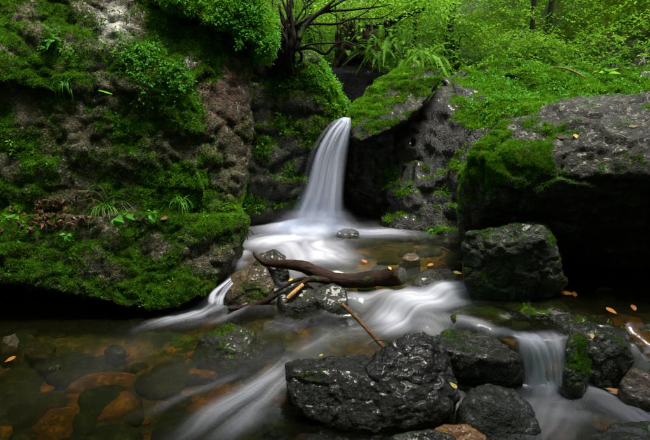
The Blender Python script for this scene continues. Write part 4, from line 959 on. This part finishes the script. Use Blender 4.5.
def surf(key, px, py, n=1, rad=0.0, rng=RNG):
    """points on a built rock's camera side around a photo position: nearest vertices to the sight line"""
    co, quads, no, ob, mo = ROCKS[key]
    out = []
    for _ in range(n):
        a = at(px, py, 1.0) - (0, 0, CAM_H); a = a / np.linalg.norm(a)
        r = co - (0, 0, CAM_H)
        t = r @ a
        d = np.linalg.norm(r - t[:, None] * a, axis=1)
        c = np.where(d < 0.03)[0]
        if len(c) == 0: c = np.array([np.argmin(d)])
        i = c[np.argmin(t[c])]
        out.append((co[i], no[i]))
    return out[0]


def unit(v): return v / np.maximum(np.linalg.norm(v, axis=-1), 1e-9)[..., None]


# small-leaved herb cover on the cliff and rocks (uncountable)
def herb_cover(key, mask, density, size, name, mat, seed, cap=9000, per=5):
    co, quads, no, ob, mo = ROCKS[key]; rng = np.random.default_rng(seed)
    mk = np.clip(mask(co, no, mo), 0, 1)
    a = co[quads[:, 2]] - co[quads[:, 0]]; b = co[quads[:, 3]] - co[quads[:, 1]]
    wg = 0.5 * np.linalg.norm(np.cross(a, b), axis=1) * mk[quads].mean(1) * (no[quads].mean(1)[:, 1] < 0.4)
    N = int(min(cap, wg.sum() * density)); f = rng.choice(len(quads), N, p=wg / wg.sum())
    p = co[quads[f, 0]] + rng.normal(0, .006, (N, 3)); n = no[quads[f, 0]]
    p = np.repeat(p, per, 0); n = np.repeat(n, per, 0); M_ = N * per
    d = unit(n * 0.5 + rng.normal(size=(M_, 3)) * .8 + (0, -.25, 0.05))
    p = p + n * rng.uniform(.004, .03, (M_, 1)) + d * rng.uniform(0, .012, (M_, 1))
    up = unit(n * .5 + (0, -.2, 1) + rng.normal(size=(M_, 3)) * .3)
    L = size * rng.uniform(.6, 1.4, M_)
    o = leaf_obj(name, p, d, up, L, L * rng.uniform(.5, .8, M_), mat, np.clip(np.repeat(rng.normal(.5, .2, N), per) + rng.normal(0, .12, M_), 0, 1), parent=ob, kind='stuff')
    return o


herb_cover('cliff', lambda co, no, mo: smooth(patch(co, [(150, 62, .18, .9), (185, 85, .1, .8), (45, 35, .1, .7), (60, 62, .15, .6), (115, 45, .12, .7), (195, 110, .06, .5), (135, 95, .1, .3)], 3.1) + .6 * fbm(co, 9, 3), .55, 1.0), 3200, .016, 'herb_cover', M['herb'], 3, 3000)
herb_cover('cliff', lambda co, no, mo: smooth(patch(co, [(235, 20, .2, .8), (262, 45, .1, .8), (170, -5, .15, .7)], 3.15) + .7 * fbm(co, 9, 3, off=4), .5, .9), 7000, .018, 'hanging_herbs', M['herb'], 4, 3200)
herb_cover('cliff', lambda co, no, mo: smooth(.5 * mo + .7 * fbm(co, 6, 3, off=14), .65, .95), 900, .012, 'scattered_herbs', M['herb'], 5, 1600, 3)
herb_cover('shoulder', lambda co, no, mo: smooth(mo + .5 * fbm(co, 8, 3), .6, .95), 1500, .02, 'small_herbs', M['herb'], 6, 1200, 4)
herb_cover('layered', lambda co, no, mo: smooth(mo * smooth(no[:, 2], .3, .6) + .5 * fbm(co, 5, 3, off=2), .9, 1.1), 900, .022, 'small_herbs', M['herb'], 7, 1500, 4)


def grass_tuft(name, label, base, n, length, mat, seed, lean=(0.0, -0.6, 0.2), spread=.7, width=.004, brown=0.2, fall=1.0):
    rng = np.random.default_rng(seed); base = np.array(base)
    t = thing(name, label, 'grass', base)
    segs = 9
    sets = {'blades': [[], [], [], 0], 'dead_blades': [[], [], [], 0]}
    for k in range(n):
        dead = rng.random() < brown; st_ = sets['dead_blades' if dead else 'blades']
        d = unit(np.array(lean) + rng.normal(size=3) * spread * (1, .6, .7) + (0, 0, .75)); L = length * rng.uniform(.55, 1.25)
        p = base + rng.normal(size=3) * (.02, .01, .01); pts = [p]; v = d.copy()
        for s in range(segs):
            v = unit(v + np.array((0, 0, -0.26 * fall * (1 + .6 * dead) * rng.uniform(.7, 1.3)))); p = p + v * L / segs; pts.append(p)
        pts = np.array(pts); side = unit(np.cross(d, rng.normal(size=3) + (0, .6, 0)))
        w_ = width * rng.uniform(.7, 1.3) * (1 - np.linspace(0, 1, segs + 1) ** 2 * .95)
        v2 = np.concatenate([pts - side * w_[:, None] / 2, pts + side * w_[:, None] / 2]); o = st_[3]; m_ = segs + 1
        q = np.array([[o + i, o + i + 1, o + m_ + i + 1, o + m_ + i] for i in range(segs)])
        st_[0].append(v2); st_[1].append(q); st_[2].append(np.full(2 * m_, rng.random())); st_[3] += 2 * m_
    for nm, (vv, qq, rr, c) in sets.items():
        if c: mesh_np(nm, np.vstack(vv), quads=np.vstack(qq), mat=mat if nm == 'blades' else M['litter'], parent=t, attrs={'rnd': np.concatenate(rr)}, origin=base)
    return t


def leaf_blade(name, base, d, up, L, Wd, mat, parent, rnd=.6, curl=.35, segs=7, fold=.35):
    """one broad leaf with a midrib fold and a curved blade"""
    d = unit(np.array(d, float)); S = unit(np.cross(d, up)); U = np.cross(S, d)
    ts = np.linspace(0, 1, segs); V = []
    for t_ in ts:
        wv = Wd * math.sin(math.pi * min(1, t_ ** .75)) * .5 + .0006
        c = np.array(base) + d * L * t_ + U * (-curl * L * t_ * t_)
        V += [c - S * wv + U * wv * fold, c, c + S * wv + U * wv * fold]
    Q = []
    for i in range(segs - 1):
        a = i * 3; Q += [[a, a + 1, a + 4, a + 3], [a + 1, a + 2, a + 5, a + 4]]
    return mesh_np(name, np.array(V), quads=np.array(Q), mat=mat, parent=parent, attrs={'rnd': np.full(len(V), rnd)}, origin=np.array(parent.location) if parent is not None else np.array(base))


def broadleaf(name, label, key, px, py, leaves, mat=None, stem=.03, cat='plant'):
    p, n = surf(key, px, py)
    t = thing(name, label, cat, p)
    for (ang, L, Wd, el) in leaves:
        a = math.radians(ang); d = np.array((math.cos(a), -0.75, math.sin(a) * .8)) ; d = unit(d + n * .2)
        b = p + n * stem + unit(d) * .01 + (0, 0, .005)
        lf = leaf_blade('leaf', b, d, unit(np.array((0, -.6, 1.0)) + el), L, Wd, mat or M['herb'], t, rnd=float(RNG.uniform(.4, .95)))
    tubes('stem', [([p - n * .01, p + n * stem * .6, p + n * stem + (0, 0, .008)], [.0015, .0015, .001])], M['herb_stem'], t, sides=5, n=6)
    return t


M['herb_stem'] = wood_mat('green_stem', (0.05, 0.12, 0.015), (0.10, 0.22, 0.03), 0.6)
p, n = surf('cliff', 103, 208); grass_tuft('grass_tuft', 'long drooping grass tuft hanging from the cliff ledge beside brown leaves', p + n * .01, 60, .26, M['herb'], 4, (0.0, -0.55, 0.1), .55, .0045, .3, 1.5)
p, n = surf('cliff', 178, 200); grass_tuft('grass_tuft', 'short grass tuft on the bright moss near the cliff corner', p + n * .01, 34, .14, M['herb'], 5, (0.2, -0.5, 0.1), .6, .004, .05, 1.3)
p, n = surf('cliff', 60, 82); grass_tuft('grass_tuft', 'small green grass tuft under the herb bank at upper left', p + n * .01, 30, .09, M['herb'], 6, (0., -0.6, .0), .6, .0035, .05, 1.6)
p, n = surf('layered', 600, 88); grass_tuft('grass_tuft', 'thin grass tuft on the mossy top of the layered rock', p, 30, .13, M['lime'], 7, (0., -0.2, .3), .6, .004, .1, 1.)
broadleaf('broadleaf_plant', 'plant with two broad bright leaves on the ledge right of the long grass', 'cliff', 112, 216, [(10, .075, .05, (0, 0, 0)), (-55, .06, .05, (.2, 0, 0)), (-20, .07, .035, (0, 0, .2))])
broadleaf('broadleaf_plant', 'plant with pointed glossy leaves beside the broad-leaved plant on the ledge', 'cliff', 126, 213, [(5, .085, .03, (0, 0, 0)), (-30, .05, .025, (0, 0, 0)), (60, .04, .022, (0, 0, 0))])
broadleaf('broadleaf_plant', 'single heart-shaped leaf plant under the short grass tuft', 'cliff', 152, 213, [(-60, .055, .048, (0, 0, 0)), (30, .045, .022, (0, 0, 0)), (100, .03, .02, (0, 0, 0))])
broadleaf('broadleaf_plant', 'pale green sprig on the mossy top of the layered rock', 'layered', 606, 76, [(20, .10, .05, (0, 0, 0)), (60, .10, .05, (0, 0, 0)), (110, .09, .05, (0, 0, 0)), (150, .10, .05, (0, 0, 0)), (85, .08, .05, (0, 0, 0))], M['lime'])
broadleaf('broadleaf_plant', 'tiny star-shaped seedling on the dark cliff at the left edge', 'cliff', 9, 141, [(10, .022, .007, (0, 0, 0)), (80, .022, .007, (0, 0, 0)), (150, .022, .007, (0, 0, 0)), (220, .022, .007, (0, 0, 0)), (300, .022, .007, (0, 0, 0))], M['lime'])
broadleaf('broadleaf_plant', 'small leafy herb beside the dead leaves at the left edge', 'cliff', 14, 218, [(10, .04, .025, (0, 0, 0)), (80, .04, .025, (0, 0, 0)), (150, .035, .02, (0, 0, 0)), (-60, .03, .02, (0, 0, 0))])
broadleaf('broadleaf_plant', 'small trailing herb below the dead leaves on the ledge', 'cliff', 66, 232, [(10, .035, .022, (0, 0, 0)), (-50, .04, .025, (0, 0, 0)), (-90, .035, .02, (0, 0, 0)), (160, .03, .02, (0, 0, 0))])


def frond(parent, base, d, L, Wd, mat, rng, n=16, curl=.5, name='frond'):
    d = unit(np.array(d, float)); S = unit(np.cross(d, (0, 0, 1.0))); ts = np.linspace(0.05, 1, n)
    C = np.array(base) + d * L * ts[:, None] + np.array((0, 0, -1.0)) * (curl * L * ts ** 2)[:, None]
    T = unit(np.gradient(C, axis=0)); N = unit(np.cross(S, T)); N = np.where(N[:, 2:3] < 0, -N, N)
    hw = .0012 + .0018 * (1 - ts)
    V = np.concatenate([C - S * hw[:, None], C + S * hw[:, None]]); Q = [[i, i + 1, n + i + 1, n + i] for i in range(n - 1)]; Tr = []
    k = 2 * n; ex = []
    for sg, o in ((-1, 0), (1, n)):
        for i in range(n - 1):
            LL = Wd * math.sin(math.pi * (0.12 + .86 * ts[i])) ** .8 * .5 + .003
            dd = unit(S * sg + T[i] * .45 + rng.normal(size=3) * .08)
            m0 = C[i] + dd * LL * .45; ex += [m0 - T[i] * LL * .13 + N[i] * .002, m0 + T[i] * LL * .16, C[i] + dd * LL - N[i] * LL * .15]
            Q += [[o + i, k, k + 1, o + i + 1]]; Tr += [[k, k + 2, k + 1]]; k += 3
    V = np.concatenate([V, np.array(ex)])
    mesh_np(name, V, tris=np.array(Tr), quads=np.array(Q), mat=mat, parent=parent, attrs={'rnd': np.clip(rng.normal(.55, .05) + .12 * rng.normal(size=len(V)), 0, 1)}, shade=False, origin=np.array(parent.location))


def fern(name, label, base, n, L, Wd, mat, seed, az=(-180, 180), el=(10, 60), curl=.5, lean=(0, -.4, 0), jit=0.0):
    rng = np.random.default_rng(seed); t = thing(name, label, 'fern', base)
    for k in range(n):
        a = math.radians(az[0] + (az[1] - az[0]) * (k + rng.random() * .6) / n); e = math.radians(rng.uniform(*el))
        d = np.array((math.cos(a) * math.cos(e), math.sin(a) * math.cos(e), math.sin(e))) + lean
        frond(t, np.array(base) + rng.normal(size=3) * (jit, jit * .5, jit * .45), d, L * rng.uniform(.6, 1.2), Wd * rng.uniform(.8, 1.2), mat, rng, 18, curl * rng.uniform(.6, 1.3))
    return t


p, n = surf('cliff', 96, 92); fern('fern', 'single pale fern frond lying on the cliff under the herb bank', p + n * .012, 1, .11, .035, M['lime'], 2, (-40, -38), (-12, -8), .1, (.4, 0, 0))
p, n = surf('cliff', 55, 36); fern('fern', 'small bright fern on the dark bank at upper left', p + n * .01, 7, .08, .03, M['herb'], 3, (-170, -10), (0, 60), .5)
for k, (px, py, Y, nn, L, lab) in enumerate([(384, 50, 5.4, 34, .36, 'bushy bright fern drooping over the slab below the dead trunk'), (412, 56, 5.35, 32, .34, 'feathery fern at the top end of the leaning slab'), (370, 40, 5.5, 16, .26, 'fern growing on the rotten stump'),
                                             (432, 50, 5.9, 22, .36, 'fern behind the upper end of the leaning slab'), (398, 38, 5.6, 26, .34, 'upper fern spilling down under the dead trunk')]):
    fern('fern', lab, at(px, py, Y), nn, L * .68, .06, M['forest'], 30 + k, (-190, 10), (-25, 60), .8, jit=.11)

# dead leaves on the ledge (uncountable litter)
rng = np.random.default_rng(77); LP, LD, LN = [], [], []
for k in range(190):
    px = rng.normal(50, 22); py = rng.normal(214, 8)
    if px < 2: continue
    p, n = surf('cliff', px, py); LP.append(p + n * rng.uniform(.003, .015)); LD.append(unit(rng.normal(size=3) + (0, -.6, -.2))); LN.append(unit(n + rng.normal(size=3) * .6 + (0, -.3, .3)))
LP, LD, LN = map(np.array, (LP, LD, LN))
tag(leaf_obj('leaf_litter', LP, LD, LN, rng.uniform(.018, .045, len(LP)), rng.uniform(.014, .028, len(LP)), M['litter'], rng.random(len(LP)), origin=LP.mean(0), kind='stuff', fold=.35, droop=.3), 'brown dead leaves piled on the cliff ledge')


def fallen_leaf(label, p, L, mat, seed, name='fallen_leaf', up=(0, -.25, 1), Wr=.6):
    rng = np.random.default_rng(seed); a = rng.uniform(0, 6.28)
    up = unit(np.array(up, float)); dv = np.array((math.cos(a), math.sin(a) * .8 - .2, 0)); dv = dv - up * (dv @ up)
    o = leaf_blade(name, np.array(p) + (0, 0, .003), dv, up, L, L * Wr, mat, None, float(rng.random()), curl=rng.uniform(-.05, .12), fold=.08)
    return tag(o, label, 'leaf')


for k, (label, p, L, mt) in enumerate([
    ('yellow leaf lying on the log near its sawn end', at(389, 267, 2.83), .035, 'leaf_yellow'), ('yellow-green leaf caught between the log-end stone and the wedged block', at(453, 272, 2.88), .055, 'leaf_yellow'),
    ('small green-yellow leaf on the black twig by the log', at(293, 279, 2.73), .035, 'leaf_yellow'), ('red-orange leaf on the flat green stone under the boulder', at(560, 293, 2.62), .07, 'leaf_orange'),
    ('orange leaf beside the round brown stone', at(575, 297, 2.6), .05, 'leaf_orange'), ('orange leaf in the shallows right of the flat green stone', onz(606, 308, .205), .06, 'leaf_orange'), ('pale orange leaf in the shallows at the right edge', onz(632, 305, .205), .05, 'leaf_orange'),
    ('yellow leaf at the top of the upright mossy stone', at(592, 334, 2.14), .035, 'leaf_yellow'), ('yellow leaf stuck between the black boulder and the smooth green stone', at(457, 389, 1.86), .04, 'leaf_yellow'), ('orange leaf floating in the pool near the wedged block', onz(433, 264, .225), .05, 'leaf_orange'),
    ('orange leaf floating in the pool behind the log', onz(367, 263, .225), .05, 'leaf_orange'), ('orange curled leaf strip by the brown edge stone', onz(632, 396, -.03), .12, 'leaf_orange'), ('small orange leaf at the left edge of the bank', onz(16, 357, .02), .05, 'leaf_orange'),
    ('yellow scrap of leaf on the left side of the black boulder', at(323, 355, 2.05), .02, 'leaf_yellow')]):
    fallen_leaf(label, p, L, M[mt], 50 + k, Wr=.5 if L < .1 else .2)
for k, (label, key, px, py, L, mt) in enumerate([('orange leaf on the mossy upper edge of the leaning slab', 'slab', 405, 70, .035, 'leaf_orange'), ('curled orange leaf in the middle of the leaning slab', 'slab', 398, 94, .04, 'leaf_orange'), ('orange leaf on top of the mossy layered rock beside the sprig', 'layered', 594, 69, .05, 'leaf_orange'),
    ('brown leaf in a crack on top of the big boulder', 'boulder', 566, 133, .06, 'litter'), ('tan leaf beside the brown leaf on the big boulder', 'boulder', 576, 130, .05, 'leaf_orange'), ('pale tan leaf on the big boulder near the right edge', 'boulder', 630, 122, .06, 'root'), ('tiny orange leaf on the moss of the layered rock', 'layered', 449, 90, .03, 'leaf_orange'),
    ('red-brown leaf beside the heart-shaped leaf on the cliff', 'cliff', 167, 213, .05, 'litter')]):
    p, n = surf(key, px, py); fallen_leaf(label, p + n * .001, L * .85, M[mt], 80 + k, up=unit(n + (0, 0, .4)))


#@FOREST
# ------------------------------------------------------------------ woodland behind
def sprays(centers, rng, per=14, size=.06, flat=.35, reach=.28, mainz=-.1):
    """leafy twigs: leaves set along a short drooping twig, mostly in a plane"""
    n = len(centers); a = rng.uniform(0, 6.283, n)
    d = np.stack([np.cos(a), np.sin(a), rng.normal(mainz, .25, n)], 1); d = unit(d)
    s = unit(np.cross(d, (0, 0, 1.0))); t = np.tile(np.linspace(0.1, 1, per), n)
    c = np.repeat(centers, per, 0); dd = np.repeat(d, per, 0); ss = np.repeat(s, per, 0) * np.tile(np.where(np.arange(per) % 2, 1, -1), n)[:, None]
    P = c + dd * reach * t[:, None] + np.array((0, 0, -1.)) * (reach * .35 * t ** 2)[:, None] + rng.normal(0, .012, (n * per, 3))
    D = unit(ss * .9 + dd * .6 + rng.normal(size=(n * per, 3)) * .25 + (0, 0, -.15))
    N = unit(np.array((0, -.15, 1.)) + rng.normal(size=(n * per, 3)) * flat)
    L = size * rng.uniform(.65, 1.3, n * per)
    r = np.clip(np.repeat(rng.normal(.5, .26, n) , per) + rng.normal(0, .14, n * per) + .35 * np.repeat(fbm(centers, .9, 2, off=6), per), 0, 1)
    return P, D, N, L, r


def spray_obj(name, centers, rng, mat, parent=None, kind=None, tone=0.0, **kw):
    P, D, N, L, r = sprays(np.asarray(centers), rng, **kw)
    return leaf_obj(name, P, D, N, L, L * .5, mat, np.clip(r + tone, 0, 1), parent=parent, kind=kind, fold=.15, droop=.12, simple=True)


rng = np.random.default_rng(5)
# undergrowth mass on the hillside
C = []
while len(C) < 11500:
    m_ = 6000
    x = rng.uniform(-5.5, 8.5, m_); y = 5.7 + rng.random(m_) ** .95 * 9.5; g = ground_z(x, y)
    h = rng.random(m_) ** 1.3 * (1.2 + .30 * (y - 5.5))
    keep = np.abs(x - .3) < 0.9 + .72 * y
    dn = fbm(np.stack([x, y, g + h], 1), .9, 3, off=3)
    keep &= dn > -.22 + .12 * (h > 1.4)
    keep &= ~((np.abs(x - .35) < .5) & (y < 6.4))
    C += list(np.stack([x, y, g + h], 1)[keep])
C = np.array(C[:11500])
und = spray_obj('undergrowth', C, rng, M['forest'], kind='stuff', per=13, size=.046, reach=.30)
und['label'] = 'dense bright green undergrowth covering the slope behind the rocks'
# forest floor plants close behind the rocks
C = []
for k in range(900):
    x = rng.uniform(.6, 6.0); y = rng.uniform(5.3, 6.6); C.append((x, y, ground_z(np.array([x]), np.array([y]))[0] + rng.uniform(.02, .35)))
spray_obj('low_foliage', np.array(C), rng, M['forest'], kind='stuff', per=12, size=.055, reach=.22, tone=.05)['label'] = 'low leafy plants right behind the mossy rock tops'


def bush(label, px, py, Y, r, n, seed, mat, size=.05, per=16, tone=0., squash=.6, reach=.3, hang=False):
    rng = np.random.default_rng(seed); c = at(px, py, Y); gz = float(ground_z(np.array([c[0]]), np.array([Y]))[0])
    t = thing('leafy_bush', label, 'bush', (c[0], Y, gz))
    v = rng.normal(size=(n, 3)); v = unit(v) * (rng.random((n, 1)) ** .4) * (r, r * .8, r * squash)
    v *= (1 + .35 * fbm(v, 2.2, 2, off=seed))[:, None]
    top = c + (.25, .5, .75)
    if hang: t.location = top
    tubes('stem', [([top if hang else np.array((c[0] + rng.uniform(-.1, .1), Y, gz - .05)), c + v[k] * .3 + (0, 0, .12 * hang), c + v[k] * .8], [.012 - .004 * hang, .008 - .004 * hang, .004 - .002 * hang]) for k in range(7)], M['bark'], t, sides=5, n=10)
    spray_obj('foliage', c + v, rng, mat, t, per=per, size=size, reach=reach, tone=tone)


bush('feathery low bush in the middle of the slope behind the mossy rock top', 528, 52, 6.6, .62, 420, 3, M['forest'], .035, 18, .15, .5)
bush('bright bush behind the right end of the mossy rock top', 610, 50, 6.8, .7, 380, 4, M['forest'], .042, 14, .15, .5)
bush('leafy bush right of the broken dead trunk', 455, 30, 6.8, .55, 260, 5, M['forest'], .042, 14, .1, .8)
bush('loose bush at the right edge of the forest', 660, 35, 7.2, .7, 330, 6, M['forest'], .045, 12, .1, .7)
bush('green bush seen through the bare branches', 318, 30, 7.0, .8, 420, 7, M['forest'], .042, 14, .1, .7)
bush('pale bush in the gap between stump and dead trunk', 392, 8, 7.2, .55, 280, 8, M['forest'], .042, 14, .2, .8)


bush('loose leafy bough drooping in at the top edge above the rotten stump', 362, -2, 5.25, .42, 90, 9, M['forest'], .04, 14, .1, .35, hang=True)
bush('leafy spray hanging at the top edge above the dead trunk', 420, -4, 5.6, .4, 90, 10, M['forest'], .04, 14, .15, .35, hang=True)


def tree(label, px, Y, height, r0, lean, seed, crown_n=150, crown_r=1.3, crown_z=.55, size=.055, mat='forest', low=0):
    rng = np.random.default_rng(seed); c = at(px, 60, Y); x = c[0]; gz = float(ground_z(np.array([x]), np.array([Y]))[0])
    b = np.array((x, Y, gz - .1)); t = thing('slender_tree', label, 'tree', b)
    path = [b + (lean * h + .05 * math.sin(h * 2 + seed), .04 * math.cos(h * 3 + seed), h * height) for h in np.linspace(0, 1, 7)]
    tubes('trunk', [(path, [r0 * 1.25, r0, r0 * .9, r0 * .8, r0 * .6, r0 * .4, r0 * .15])], M['trunk'], t, sides=9, n=44, bump=.2, bf=8)
    lim, cen = [], []
    for k in range(11):
        h = rng.uniform(crown_z * .7, .95); s = spline(path, 60)[int(h * 59)]; a = rng.uniform(0, 6.28); L = crown_r * rng.uniform(.6, 1.1)
        e = s + (math.cos(a) * L, math.sin(a) * L, rng.uniform(-.1, .5)); mid_ = (s + e) / 2 + (0, 0, .12)
        lim.append(([s, mid_, e], [r0 * .35, r0 * .22, r0 * .08])); pts = spline([s, mid_, e], 12)[3:]
        for _ in range(crown_n // 11): cen.append(pts[rng.integers(len(pts))] + rng.normal(0, .26, 3) * (1, 1, .5))
    tubes('limb', lim, M['trunk'], t, sides=6, n=12)
    spray_obj('crown', np.array(cen), rng, M[mat], t, per=14, size=size, reach=.36)
    return t


for k, (lab, px, Y, h, r, ln) in enumerate([
    ('slim dark trunk standing between the dead trunk and the pale ledge', 449, 8.2, 5.2, .085, .15), ('thin twin-like trunk left of the paired trunks over the feathery bush', 529, 8.8, 5.5, .06, -.2), ('thin dark trunk right of its near twin over the feathery bush', 541, 9.3, 5.5, .07, .1),
    ('pale thin leaning trunk at the top right corner', 634, 8.6, 5., .04, -.5), ('slim trunk behind the bright bush on the right', 583, 10.5, 6., .06, .2), ('trunk seen behind the bare branches', 312, 9.0, 5.5, .08, .1), ('slim trunk above the leaning slab', 417, 9.6, 6., .05, -.2), ('crooked trunk behind the dark shrub', 285, 8.0, 5., .07, .3)]):
    tree(lab, px, 6.55 + (Y - 8) * .5, h, r * .5, ln, 100 + k)

# unseen leaves added around and behind the viewpoint to keep low sky light out
rng = np.random.default_rng(15); C = []
while len(C) < 3600:
    x, y, z = rng.uniform(-8, 8), rng.uniform(-8, 4.5), rng.uniform(1.6, 8.5)
    g = float(ground_z(np.array([x]), np.array([y]))[0])
    if z < g + .1: continue
    back = y < -0.9 and z > 1.2
    left = x < -2.2 - .25 * max(0, z - 3) and y < 4.2 and z > 3.2
    right = x > 2.9 and y < 2.0 and z > 2.4
    if back or left or right: C.append((x, y, z))
spray_obj('sky_block_foliage', np.array(C), rng, M['forest'], kind='stuff', per=12, size=.2, reach=.6)['label'] = 'unseen leaf mass added around the gorge to block low sky light'

C = []  # out-of-view leaves added between sun and foreground to darken the near stream
while len(C) < 1150:
    x, y, z = rng.uniform(-1.4, 3.2), rng.uniform(.2, 2.15), rng.uniform(4.2, 5.4)
    if fbm(np.array([[x, y, z]]), .9, 2)[0] > -.15: C.append((x, y, z))
spray_obj('added_shade_foliage', np.array(C), rng, M['forest'], kind='stuff', per=12, size=.12, reach=.42)['label'] = 'unseen leaf cluster added above the stream to shade the foreground'
